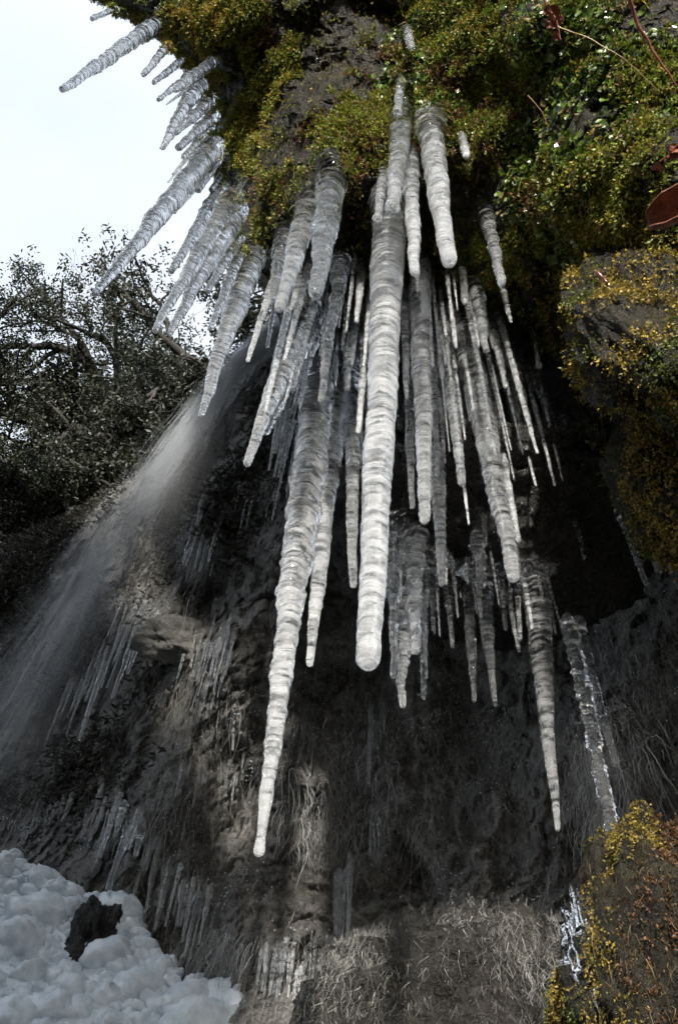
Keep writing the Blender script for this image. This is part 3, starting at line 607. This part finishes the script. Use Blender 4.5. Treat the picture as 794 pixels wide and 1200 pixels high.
DBULGE = [
 (785, 390, 2.25, (.25, .17, .40), 21, 'sunlit mossy rock bulge at the right edge, above the dark cleft'),
 (812, 560, 2.25, (.18, .16, .30), 22, 'mossy rock bulge at the right edge, below the dark cleft'),
 (790, 1165, 2.05, (.22, .28, .33), 23, 'mossy boulder with orange brown moss in the bottom right corner'),
]
bulge = []
for (x0, y0, d, rad, sd_, lab) in DBULGE:
    o, V_, F_ = lump('mossy_rock', at(x0, y0, d), rad, sd_, M_OVER, .2, 110, sc=1.5); tag(o, lab, 'rock', 'mossy rocks on the right'); bulge.append((o, V_, F_))

def gold(n): return lerp3((0.10, 0.085, 0.012), (0.42, 0.30, 0.06), rng.random((n, 1)) ** 1.2)
for i, (o, V_, F_) in enumerate(bulge):
    n = (13000, 9000, 20000)[i]
    def wf(c, nr, i=i): return np.clip(0.5 + 1.3 * vnoise(c * 9, 71 + i), 0.0, 1.3)
    p, nr = sample_surface(V_, F_, n, wf); p = p[:]; cols = gold(n)
    k = vnoise(p * 11, 90)[:, None]; cols = np.where(k > .35, lerp3((.06, .08, .01), (.13, .15, .02), rng.random((n, 1))), cols)
    if i == 2:
        x_, y_ = pix(p); cols = np.where((x_ + 60 * vnoise(p * 7, 8) > 770)[:, None], lerp3((.06, .032, .012), (.17, .08, .032), rng.random((n, 1))), cols)
    m_ = moss('moss', p - np.array(o.location), nr, rng.uniform(.010, .026, n) * (1, 1, .8)[i], M_MOSS, o, .35, cols * (1.15, 1.15, .8)[i], per=3); m_['kind'] = 'stuff'

p, nr = sample_surface(VA, FA, 14000, lambda c, q: wA(c, q) + .12 * blob(*pix(c), 300, 230, 90, 150)); n = len(p)
tag(hairs('moss_strands', p, nr, rng.uniform(.02, .09, n), rng.uniform(.0008, .0022, n), moss_colours(p, n) * 1.1, .7, spread=.8, seg=3), 'golden strands of moss trailing from the overhang', 'moss', kind='stuff')
o, V_, F_ = bulge[2]; p, nr = sample_surface(V_, F_, 3500); n = len(p)
h = hairs('moss_strands', p - np.array(o.location), nr, rng.uniform(.02, .08, n), rng.uniform(.0003, .0009, n), lerp3((.07, .045, .018), (.26, .17, .07), rng.random((n, 1))), .5, spread=.9, seg=4, parent=o, mat=M_DEAD); h['kind'] = 'stuff'

cp = np.concatenate([c_ + unit(rng.normal(size=(46, 3))) * (r_c * np.array([1.25, 1.0, .8])) * rng.uniform(.8, 1.3, (46, 1)) + np.array([0, -.2, 1.1]) * r_c for c_, r_c in COLLAR]); n = len(cp)
tag(moss('root_moss', cp, unit(rng.normal(size=(n, 3)) + np.array([0, -.6, -.3])), rng.uniform(.012, .034, n), M_MOSS), 'moss gathered round the roots of the icicles', 'moss', kind='stuff')

o, _, _ = lump('ice_glaze', at(688, 1125, 1.95), (.045, .07, .12), 61, M_CLEAR, .3, 70, sc=2.2); tag(o, 'glassy ice crust on the left flank of the mossy boulder', 'ice')

# broad wet leaves (liverwort) growing over the right part of the overhang
wL = lambda c, nr: (lambda x, y: np.maximum(np.maximum(blob(x, y, 655, 230, 60, 85), blob(x, y, 590, 90, 130, 70)), np.maximum(.7 * blob(x, y, 700, 60, 120, 90), blob(x, y, 530, 40, 60, 60))) * (y > -30))(*pix(c))
LEAF_ME = []
for k in range(8):
    lr = np.random.default_rng(k); nseg = 7; th = np.linspace(-2.5, 2.5, 13); rr_ = 1 + .18 * lr.normal(size=13)
    ringp = np.stack([np.sin(th) * rr_ * .52, -np.cos(th * 1.0) * rr_ * -.5 + .5, .12 * np.sin(th * 3 + k) + .06 * lr.normal(size=13)], -1)
    V = np.r_[[[0, 0, 0]], [[0, .5, -.10]], ringp]
    Fc = [(1, 2 + i, 3 + i) for i in range(12)] + [(0, 1, 14)] + [(1, 0, 2)]
    cc_ = np.tile(lerp3((.05, .10, .012), (.17, .24, .04), lr.random()), (len(V), 1)); cc_[2:] *= 1.3
    if k == 7: cc_ = np.tile((.2, .16, .07), (len(V), 1))
    LEAF_ME.append(mesh_np('leaf', V, np.array(Fc), M_LEAF, link=False, col=cc_))
def frame_matrix(p, up_, sc, droop=.6):
    z = unit(up_ + rng.normal(size=3) * .5); y_ = unit(np.array([0, 0, -1]) * droop + rng.normal(size=3) * .6); y_ = unit(y_ - z * (y_ @ z)); x_ = np.cross(y_, z)
    Mx = Matrix(np.stack([x_, y_, z], 1).tolist()).to_4x4() @ Matrix.Scale(sc, 4); Mx.translation = Vector(p); return Mx
for (name, lab, cx, cy, rx, ry, n) in (('liverwort', 'dense pad of glossy green lobed leaves on the overhang, upper right', 655, 232, 50, 75, 130),
                                       ('liverwort', 'loose mat of dark glossy leaves along the top edge of the overhang', 600, 80, 150, 70, 160)):
    base = at(cx, cy, over_d(cx, cy)); r = tag(empty(name, base), lab, 'plant', 'leafy liverwort on the overhang')
    p, nr = sample_surface(VA, FA, n, lambda c, q: blob(*pix(c), cx, cy, rx, ry))
    for i in range(n):
        o = bpy.data.objects.new('leaf', LEAF_ME[rng.integers(8)]); COL.objects.link(o); o.parent = r
        Mx = frame_matrix(p[i] + nr[i] * .02, nr[i], rng.uniform(.016, .036)); Mx.translation -= Vector(base); o.matrix_local = Mx
# the countless smaller ones as one ground cover
p, nr = sample_surface(VA, FA, 12000, lambda c, q: wL(c, q) * np.clip(.5 + 1.6 * vnoise(c * 7, 33), .05, 1.5))
n = len(p); zz = unit(nr + rng.normal(size=(n, 3)) * .5); yy = unit(np.array([0, 0, -.6]) + rng.normal(size=(n, 3)) * .6); yy = unit(yy - zz * (yy * zz).sum(1)[:, None]); xx = np.cross(yy, zz)
hexa = np.array([[0, 0, 0], [.42, .25, .08], [.5, .7, -.05], [0, .6, -.12], [-.5, .7, .04], [-.42, .25, .08], [.2, 1.05, .05], [-.2, 1.05, .0]])
sz = rng.uniform(.008, .027, n); V = p[:, None] + nr[:, None] * .01 + sz[:, None, None] * (hexa[None, :, 0, None] * xx[:, None] + hexa[None, :, 1, None] * yy[:, None] + hexa[None, :, 2, None] * zz[:, None])
f0 = np.array([(0, 1, 2, 3), (0, 3, 4, 5), (3, 2, 6, 7), (3, 7, 4, 4)])[:3]
Fc = (f0[None] + (np.arange(n) * 8)[:, None, None]).reshape(-1, 4)
cl = lerp3((.03, .065, .010), (.14, .20, .03), rng.random((n, 1))); cl = np.where(rng.random((n, 1)) < .15, np.array([[.2, .15, .06]]), cl)
tag(mesh_np('liverwort_cover', V.reshape(-1, 3), Fc, M_LEAF, col=np.repeat(cl, 8, 0), smooth=False), 'small dark glossy leaves covering the overhang', 'plants', kind='stuff')

# ------------------------------------------------------------------ dead roots and grass on the wall
def greys(n, lo=(.05, .045, .035), hi=(.30, .28, .23)): return lerp3(lo, hi, rng.random((n, 1)) ** 1.6)
def wW(c, nr):
    x, y = pix(c); return ((x > -60) & (x < 860) & (y > 480) & (y < 1260)) * np.clip(.30 + 1.6 * vnoise(c * 2.3, 12), .0, 1.3) + .04 * (x > -100)
p, nr = sample_surface(VB, FB, 25000, wW); n = len(p)
tag(hairs('dead_roots', p, nr, rng.uniform(.05, .34, n), rng.uniform(.0005, .0017, n), greys(n, (.08, .078, .07), (.60, .585, .54)), spread=.75, seg=4), 'dead roots and stalks hanging all over the dark wall', 'roots', kind='stuff')
o, Vg, Fg = lump('grassy_hump', at(590, 1215, 2.95), (.66, .4, .30), 31, M_ROCK, .2, 90, sc=1.4)
tag(o, 'dark hump of rock under a mat of pale dead grass at the bottom', 'rock')
p, nr = sample_surface(Vg, Fg, 24000, lambda c, q: np.clip(1.3 - (pix(c)[1] - 1110) / 60, .4, 1) * np.clip(.6 + vnoise(c * 6, 3), .1, 1.2)); n = len(p)
h = hairs('dead_grass', p - np.array(o.location), nr, rng.uniform(.04, .17, n), rng.uniform(.0003, .0007, n), greys(n, (.19, .19, .18), (.58, .58, .55)), .22, spread=1.1, parent=o, seg=3); h['kind'] = 'stuff'

fz = [(150, 715, 32, 26, 900), (232, 645, 16, 30, 500), (130, 780, 45, 45, 700), (250, 1105, 55, 18, 500), (330, 560, 22, 60, 400), (715, 860, 50, 120, 1200), (395, 900, 60, 60, 500), (380, 960, 50, 40, 500)]
pp, nn_ = zip(*[sample_surface(VB, FB, q_[4], lambda c, q, q_=q_: blob(*pix(c), *q_[:4])) for q_ in fz]); p = np.concatenate(pp); nr = np.concatenate(nn_); n = len(p)
tag(hairs('frosted_roots', p, nr, rng.uniform(.06, .26, n), rng.uniform(.0008, .0028, n), greys(n, (.22, .22, .21), (.75, .76, .77)), spread=.55), 'tangles of roots coated white with frozen spray', 'roots', kind='stuff')

fz = [(500, 980, 130, 130, 3400), (620, 830, 110, 120, 2600), (430, 860, 80, 90, 1500), (340, 720, 60, 70, 900), (730, 700, 70, 90, 1200), (560, 750, 90, 50, 800), (180, 880, 120, 80, 1500)]
pp, nn_ = zip(*[sample_surface(VB, FB, q_[4], lambda c, q, q_=q_: blob(*pix(c), *q_[:4]) * np.clip(.35 + 1.7 * vnoise(c * 5.5, 44), 0, 1.2)) for q_ in fz]); p = np.concatenate(pp); nr = np.concatenate(nn_); n = len(p)
tag(hairs('matted_grass', p, nr, rng.uniform(.03, .15, n), rng.uniform(.0005, .0014, n), greys(n, (.25, .245, .22), (.85, .83, .77)), .45, spread=1.1, seg=3), 'mats of pale dead grass and rootlets on the dark wall', 'grass', kind='stuff')

# low brown scrub holding to the left part of the wall
p, nr = sample_surface(VB, FB, 13000, lambda c, q: (lambda x, y: np.maximum(blob(x, y, 40, 720, 170, 200), .5 * blob(x, y, 300, 560, 150, 120)) * np.clip(.4 + 1.6 * vnoise(c * 1.9, 55), 0, 1.2))(*pix(c)))
tag(moss('scrub', p, nr, rng.uniform(.06, .16, len(p)), M_MOSS, cols=lerp3((.015, .015, .010), (.07, .066, .05), rng.random((len(p), 1))), wid=.10, per=3), 'dark straggly scrub clinging to the left part of the wall', 'scrub', kind='stuff')

# frost pellets: little beads of frozen spray caught on rock and roots, and drops glinting on the overhang
def beads(name, p, r, mat, label, cat):
    ico = np.array([[0, 0, 1], [.9, 0, .2], [0, .9, .2], [-.9, 0, .2], [0, -.9, .2], [0, 0, -1]]); f = np.array([(0, 1, 2), (0, 2, 3), (0, 3, 4), (0, 4, 1), (5, 2, 1), (5, 3, 2), (5, 4, 3), (5, 1, 4)])
    n = len(p); V = p[:, None] + r[:, None, None] * ico[None] * rng.uniform(.7, 1.3, (n, 6, 1)); Fc = (f[None] + (np.arange(n) * 6)[:, None, None]).reshape(-1, 3)
    return tag(mesh_np(name, V.reshape(-1, 3), Fc, mat), label, cat, kind='stuff')
p, nr = sample_surface(VB, FB, 10000, lambda c, q: (lambda x, y: ((x > -40) & (x < 840) & (y > 480)) * (np.clip(vnoise(c * 3.1, 77) * 2 + .1, 0.03, 1) + 1.5 * blob(x, y, 150, 700, 40, 30) + 2 * blob(x, y, 235, 650, 25, 40) + 1.5 * blob(x, y, 250, 1120, 60, 25)))(*pix(c)))
beads('frost_beads', p + nr * .012, rng.uniform(.0018, .006, len(p)), M_SNOW, 'white beads of frozen spray scattered over the dark wall', 'frost')
p, nr = sample_surface(VA, FA, 8000, lambda c, q: (lambda x, y: ((y > -20) & (y < 640)) * (.2 + 2.6 * blob(x, y, 330, 220, 60, 70)))(*pix(c)))
beads('water_drops', p + nr * .012, rng.uniform(.001, .0032, len(p)), M_CLEAR, 'tiny drops and ice beads glinting on the overhanging rock', 'drops')

# ------------------------------------------------------------------ the mound of rounded ice lumps at lower left
base = at(90, 1180, 4.3); mound = tag(empty('ice_mound', base), 'mound of rounded snowy ice lumps frozen from spray, bottom left', 'ice mound')
DM = RBF([(-200, 950, 5.4), (0, 1010, 5.0), (60, 1050, 4.8), (150, 1090, 4.6), (250, 1170, 4.2), (330, 1215, 4.0), (0, 1200, 4.2), (150, 1200, 4.1), (-200, 1300, 4.2), (250, 1350, 3.6), (0, 1400, 3.6)])
ME = np.array([(-300, 975), (0, 1004), (50, 1018), (100, 1048), (146, 1069), (161, 1095), (201, 1127), (272, 1168), (320, 1182), (370, 1200), (430, 1225)], float)
U, Vv = np.meshgrid(np.linspace(-260, 420, 130), np.linspace(0, 1, 90)); T_ = np.interp(U, ME[:, 0], ME[:, 1]) + 10
Y_ = T_ + Vv * (1500 - T_); D = DM(U, Y_) - .03 + .9 * (1 - np.sqrt(1 - (1 - np.clip((Y_ - T_) / 60, 0, 1)) ** 2)); P = at(U, Y_, D); P = P + ray(U, Y_) * (.05 * fbm(P, 3, 3, 8))[..., None]
VM = P.reshape(-1, 3); FM = grid_faces(130, 90); mesh_np('ice_body', VM - base, FM, M_SNOW, mound)
LM = [lump('ice_lump', (0, 0, 0), (1, 1, .85), 40 + k, M_SNOW, .24, 26, sc=1.5, loc=False)[0] for k in range(6)]
for o in LM: COL.objects.unlink(o)
mr = np.random.default_rng(5); placed = []
cand = [(mr.uniform(-60, 380), mr.uniform(1000, 1230)) for _ in range(6000)]
for (x0, y0) in cand:
    top = np.interp(x0, ME[:, 0], ME[:, 1])
    if y0 < top + 4 or len(placed) >= 290: continue
    if np.hypot((x0 - 104) / 19, (y0 - 1112) / 40) < 1: continue          # the dark hollow
    r = (8 + 25 * mr.random() ** 1.7) * (0.8 if y0 < top + 25 else 1)
    if any(np.hypot(x0 - a_, y0 - b_) < .46 * (r + c_) for a_, b_, c_ in placed): continue
    placed.append((x0, y0, r)); p = at(x0, y0, float(DM(x0, y0)) + .25 * r * .0046); rm = r * mpp(p) * 1.12
    o = bpy.data.objects.new('ice_lump', LM[mr.integers(6)].data); COL.objects.link(o); o.parent = mound
    o.location = Vector(p - base); o.scale = (rm * mr.uniform(.9, 1.25), rm * mr.uniform(.9, 1.2), rm * mr.uniform(.8, 1.0)); o.rotation_euler = (mr.uniform(-.4, .4), mr.uniform(-.4, .4), mr.uniform(0, 6))
for o in LM: bpy.data.objects.remove(o)
o, _, _ = lump('wet_rock', at(106, 1112, 4.52), (.10, .10, .19), 51, M_ROCK, .3, 100, sc=1.4); tag(o, 'dark wet rock showing through the hollow of the ice mound', 'rock')

# ------------------------------------------------------------------ trees
def tree(seed, bx, by, d, tx, ty, height, spread, nleaf, lab, leafsz=.072, bare=False, levels=4, group='trees beyond the falls', col=((.012, .016, .009), (.05, .058, .034)), bark=.045, r0=None):
    tr = np.random.default_rng(seed); b = at(bx, by, d); tip = at(tx, ty, d * .98); r0 = r0 or height * .032
    root = tag(empty('bare_tree' if bare else 'evergreen_tree', b), lab, 'tree', group); paths, radii, ends = [], [], []
    def grow(p, dr, L, r, lev):
        k = 6; pts = [p]; dcur = dr
        for i in range(k):
            dcur = unit(dcur + tr.normal(size=3) * (.16 if lev < levels else .12)); pts.append(pts[-1] + dcur * L / k)
        pts = np.array(pts); rad = np.linspace(r, r * .62, k + 1); paths.append(pts); radii.append(rad)
        if lev == 0: ends.append((pts[-1], L)); ends.append((pts[3], L)); return
        nch = 3 if lev > 1 else 4
        if lev <= 2: ends.append((pts[-2], L * .5))
        for c_ in range(nch):
            i = int(np.clip(k - c_ * 1.3 - tr.uniform(0, 1), 2, k)); nd = unit(dcur * (.75 if c_ else 1.1) + unit(tr.normal(size=3)) * spread + np.array([0, 0, .12]))
            grow(pts[i], nd, L * tr.uniform(.62, .8), rad[i] * (.8 if c_ == 0 else .62), lev - 1)
    ax = tip - b; H = np.linalg.norm(ax); grow(b, unit(ax), H * .42, r0, levels)
    V, Fc = tubes([p - b for p in paths], radii, 5); c_ = np.full((len(V), 3), bark) * np.array([1, .95, .88]) * (1 + .3 * vnoise((V + b) * 6, 3))[:, None]
    mesh_np('trunk', V, Fc, M_BARK, root, True, c_)
    if not bare:
        E = np.array([e_[0] for e_ in ends]); Ls = np.array([e_[1] for e_ in ends]); nleaf = int(nleaf * .62); i = tr.integers(0, len(E), nleaf)
        # leaves sit in small sprays round each twig end
        sub = tr.normal(size=(len(E), 5, 3)) * (Ls * .30)[:, None, None]; j = tr.integers(0, 5, nleaf)
        p = E[i] + sub[i, j] + tr.normal(size=(nleaf, 3)) * (Ls[i] * .10)[:, None]
        al = unit(tr.normal(size=(nleaf, 3))) * (leafsz * tr.uniform(.6, 1.3, nleaf))[:, None]; sd_ = unit(np.cross(al, tr.normal(size=(nleaf, 3)))) * (leafsz * .22)
        V, Fc = strips(p - b, al, sd_); cc_ = lerp3(*col, tr.random((nleaf, 1)))
        mesh_np('crown', V, Fc, M_TREE, root, False, np.repeat(cc_, 4, 0))
TR = [
 (1, 150, 660, 14, 30, 245, 8.5, .75, 42000, 'dark evergreen tree leaning left at the left edge, its forked limbs showing', {}),
 (2, 210, 640, 13, 165, 205, 8.5, .7, 50000, 'dense dark evergreen tree behind the fan of icicles', {}),
 (3, 60, 700, 15, -30, 360, 8, .8, 36000, 'evergreen tree cut by the left edge of the photo', {}),
 (4, 300, 620, 12, 255, 235, 7.5, .7, 40000, 'evergreen tree just left of the mossy overhang, behind the falling water', {}),
 (5, 120, 740, 12, 90, 440, 6, .8, 36000, 'low evergreen tree in front of the others above the wall edge', {}),
 (6, 20, 800, 11, 10, 500, 6, .8, 32000, 'low dark bushy tree at the left edge above the wall', {}),
 (7, 240, 700, 11, 200, 420, 6, .8, 26000, 'thin twiggy tree close behind the wall edge', {}),
]
for (sd_, bx, by, d, tx, ty, h, sp, nl, lab, kw) in TR: tree(sd_, bx, by, d, tx, ty, h, sp, nl, lab, **kw)
tree(21, 150, 480, 22, 140, 250, 6, .6, 0, 'faint leafless tree crown reaching into the sky left of the icicles', bare=True, bark=.32, r0=.05, group='leafless trees against the sky')
tree(22, 40, 520, 22, 20, 270, 6, .6, 0, 'faint leafless treetop at the left edge of the sky', bare=True, bark=.32, r0=.05, group='leafless trees against the sky')

# ------------------------------------------------------------------ falling water with its spray
wr = np.random.default_rng(9)
def fall(s_, off, o2):                       # s_: 0 at the lip .. 1 far below
    x = np.interp(s_, [0, .15, .3, .55, .8, 1], [330, 268, 210, 118, 35, -30]); y = np.interp(s_, [0, .15, .3, .55, .8, 1], [378, 440, 518, 655, 790, 900])
    sp = 9 + 27 * s_; nx, ny = .82, .57
    return at(x + off * sp * nx, y + off * sp * ny, 4.3 - .2 * s_ + o2 * (.1 + .4 * s_))
paths, radii = [], []
for i in range(5200):
    s0 = wr.random() ** 1.5 * .97; L = wr.uniform(.02, .12); off, o2 = np.clip(wr.normal(), -2.8, 2.8) * .62, wr.normal() * .6
    t = np.clip(np.linspace(s0, s0 + L, 5), 0, 1.02); off2 = off + wr.normal() * .04
    p = fall(t, np.linspace(off, off2, 5), o2); paths.append(p); radii.append(np.array([.3, 1, 1, 1, .3]) * wr.uniform(.0005, .0017) * (1.3 - .9 * s0))
V, Fc = tubes(paths, radii, 3)
tag(mesh_np('falling_water', V, Fc, M_WATER), 'thin stream of falling water fanning out into spray at left', 'water', kind='stuff')
HV = []
for s_ in np.linspace(0, 1, 14):
    a_ = np.linspace(0, 2 * np.pi, 14, endpoint=False); HV.append([fall(np.array([s_]), np.array([np.cos(t) * (1.0 + .3 * s_)]), np.array([np.sin(t) * 1.3]))[0] for t in a_])
m, nt, _b = new_mat('spray_mist'); nt.nodes.remove(_b); pv = nt.nodes.new('ShaderNodeVolumePrincipled'); pv.inputs['Color'].default_value = (.95, .97, 1, 1)
# thickest along the stream, thinning outwards and with the fall
a0, b0 = fall(np.array([0.]), 0, 0)[0], fall(np.array([1.]), 0, 0)[0]; LL = float(np.linalg.norm(b0 - a0)); uu = (b0 - a0) / LL
N_ = nt.nodes.new; Lk = nt.links.new
g = N_('ShaderNodeNewGeometry'); sb = N_('ShaderNodeVectorMath'); sb.operation = 'SUBTRACT'; sb.inputs[1].default_value = a0; Lk(g.outputs['Position'], sb.inputs[0])
dt = N_('ShaderNodeVectorMath'); dt.operation = 'DOT_PRODUCT'; dt.inputs[1].default_value = uu; Lk(sb.outputs[0], dt.inputs[0])
sc_ = N_('ShaderNodeVectorMath'); sc_.operation = 'SCALE'; sc_.inputs[0].default_value = uu; Lk(dt.outputs['Value'], sc_.inputs['Scale'])
rj = N_('ShaderNodeVectorMath'); rj.operation = 'SUBTRACT'; Lk(sb.outputs[0], rj.inputs[0]); Lk(sc_.outputs[0], rj.inputs[1])
ln_ = N_('ShaderNodeVectorMath'); ln_.operation = 'LENGTH'; Lk(rj.outputs[0], ln_.inputs[0])
rad_ = mrange(nt, dt.outputs['Value'], 0, LL, .09, .42); dv = N_('ShaderNodeMath'); dv.operation = 'DIVIDE'; Lk(ln_.outputs['Value'], dv.inputs[0]); Lk(rad_.outputs[0], dv.inputs[1])
fo = mrange(nt, dv.outputs[0], 0, 1, 1, 0); fo.interpolation_type = 'SMOOTHSTEP'; fd = mrange(nt, dt.outputs['Value'], LL * .05, LL * 1.02, 1.7, 0.25)
nn = noise_node(nt, 2.2, 3, .6, rj.outputs[0]); nr_ = mrange(nt, nn.outputs['Fac'], .3, .7, .3, 1.6)
p1 = N_('ShaderNodeMath'); p1.operation = 'MULTIPLY'; Lk(fo.outputs[0], p1.inputs[0]); Lk(fd.outputs[0], p1.inputs[1]); p2 = N_('ShaderNodeMath'); p2.operation = 'MULTIPLY'; Lk(p1.outputs[0], p2.inputs[0]); Lk(nr_.outputs[0], p2.inputs[1])
Lk(p2.outputs[0], pv.inputs['Density']); Lk(pv.outputs[0], nt.nodes['Material Output'].inputs['Volume'])
HV = []
for s_ in np.linspace(-.02, 1.05, 8):
    q1 = np.cross(uu, [0, 0, 1.]); q1 /= np.linalg.norm(q1); q2 = np.cross(uu, q1); a_ = np.linspace(0, 2 * np.pi, 20, endpoint=False)
    HV.append([a0 + uu * LL * s_ + (.14 + .5 * s_) * 1.05 * (q1 * np.cos(t) + q2 * np.sin(t)) for t in a_])
capA = [(0, 1 + k, 2 + k, 3 + k) for k in range(0, 17, 2)]; capB = [tuple(c + 7 * 20 for c in q_) for q_ in capA]
V = np.array(HV).reshape(-1, 3); tag(mesh_np('spray_mist', V, np.r_[grid_faces(20, 8, True), np.array(capA + capB)], m, smooth=False), 'pale mist of spray round the falling water', 'mist', kind='stuff')
q = wr.random(9000) ** .8; pts = fall(q, np.clip(wr.normal(size=9000), -2.4, 2.6) * 1.1, wr.normal(size=9000))
beads('spray_drops', pts, wr.uniform(.001, .003, 9000), M_WATER, 'loose drops of spray round the falling water', 'spray')

# ------------------------------------------------------------------ twigs and dead leaves at the right
def twig(name, pts, r, col, lab, leaves=0, lc=(.22, .05, .02), ls=.03):
    P_ = np.array([at(x, y, d) for x, y, d in pts]); b = P_[0]; t = np.linspace(0, 1, len(P_)); tt = np.linspace(0, 1, 24)
    Q = np.stack([np.interp(tt, t, P_[:, i]) for i in range(3)], -1); Q[1:-1] = (Q[:-2] + Q[1:-1] * 2 + Q[2:]) / 4; Q += np.stack([fbm(Q, 30, 2, 5), fbm(Q, 30, 2, 6), fbm(Q, 30, 2, 7)], -1) * r * .8
    root = tag(empty(name, b), lab, 'twig'); V, Fc = tubes([Q - b], [np.linspace(r, r * .35, 24) * (1 + .25 * wr.random(24))], 6); mesh_np('stem', V, Fc, M_LEAF, root, True, np.tile(col, (len(V), 1)))
    for i in range(leaves):
        me = LEAF_ME[i % 7].copy(); me.materials.clear(); me.materials.append(M_DRY); o = bpy.data.objects.new('dead_leaf', me); COL.objects.link(o); o.parent = root
        Mx = frame_matrix(Q[int(wr.integers(8, 24))], unit(CAM - Q[10]), ls * wr.uniform(.7, 1.3)); Mx.translation -= Vector(b); o.matrix_local = Mx
m, nt, bs = new_mat('dry_leaf'); n_ = noise_node(nt, 60, 4); r_ = ramp(nt, n_.outputs['Fac'], [(.3, (.14, .035, .015)), (.7, (.40, .13, .06))]); nt.links.new(r_.outputs[0], bs.inputs['Base Color']); bs.inputs['Roughness'].default_value = .65; bump(nt, bs, [(n_.outputs['Fac'], .8, .01)]); M_DRY = m; r_.color_ramp.elements[0].color = (.07, .022, .012, 1); r_.color_ramp.elements[1].color = (.30, .09, .04, 1)
twig('dead_twig', [(632, -30, 2.7), (640, 8, 2.66), (652, 25, 2.64), (658, 46, 2.62)], .004, (.35, .11, .06), 'curled orange brown dead twig with leaves at the top edge', 6, ls=.028)
twig('dead_twig', [(650, 30, 2.65), (690, 45, 2.6), (730, 68, 2.55), (775, 110, 2.5)], .0018, (.33, .22, .06), 'thin yellowish arching stem at upper right')
twig('dead_twig', [(728, -30, 2.4), (742, 20, 2.4), (765, 62, 2.38), (792, 100, 2.35)], .005, (.24, .06, .03), 'thick reddish stem crossing the top right corner', 0)
twig('dead_twig', [(800, 160, 2.0), (788, 178, 2.0), (772, 190, 2.0)], .003, (.3, .08, .04), 'small twig with red brown dead leaves at the right edge', 6, ls=.026)
twig('dead_twig', [(618, 112, 2.75), (634, 130, 2.72), (642, 148, 2.7)], .0015, (.35, .22, .08), 'short curved brown stem above the glossy leaf pad')
twig('dead_twig', [(700, 320, 2.2), (722, 345, 2.15), (750, 362, 2.15)], .006, (.12, .03, .015), 'dark red root curving over the mossy bulge')
# one large curled leaf near the lens
b = at(792, 246, 1.75); g_ = np.linspace(-1, 1, 15); A_, B_ = np.meshgrid(g_, g_); m_ = np.sqrt(np.maximum(0, 1 - A_ ** 2 * .75)); X_ = A_ * .055; Y_ = .032 * m_ * np.sin(B_ * 2.1); Z_ = .034 * m_ * (1 - np.cos(B_ * 2.1)) - .01 * A_ ** 2 + .004 * np.sin(A_ * 9) * B_
Vl = X_[..., None] * (RW @ np.array([.9, .3, .3])) + Y_[..., None] * (RW @ np.array([-.2, .95, .1])) + Z_[..., None] * (RW @ np.array([-.3, 0, .95]))
Vl = Vl.reshape(-1, 3); Fl = grid_faces(15, 15)
lf = mesh_np('curled_leaf', Vl, Fl, M_DRY); lf.location = b; sm = lf.modifiers.new('thick', 'SOLIDIFY'); sm.thickness = .003
tag(lf, 'large curled red brown leaf sticking in at the right edge', 'leaf')
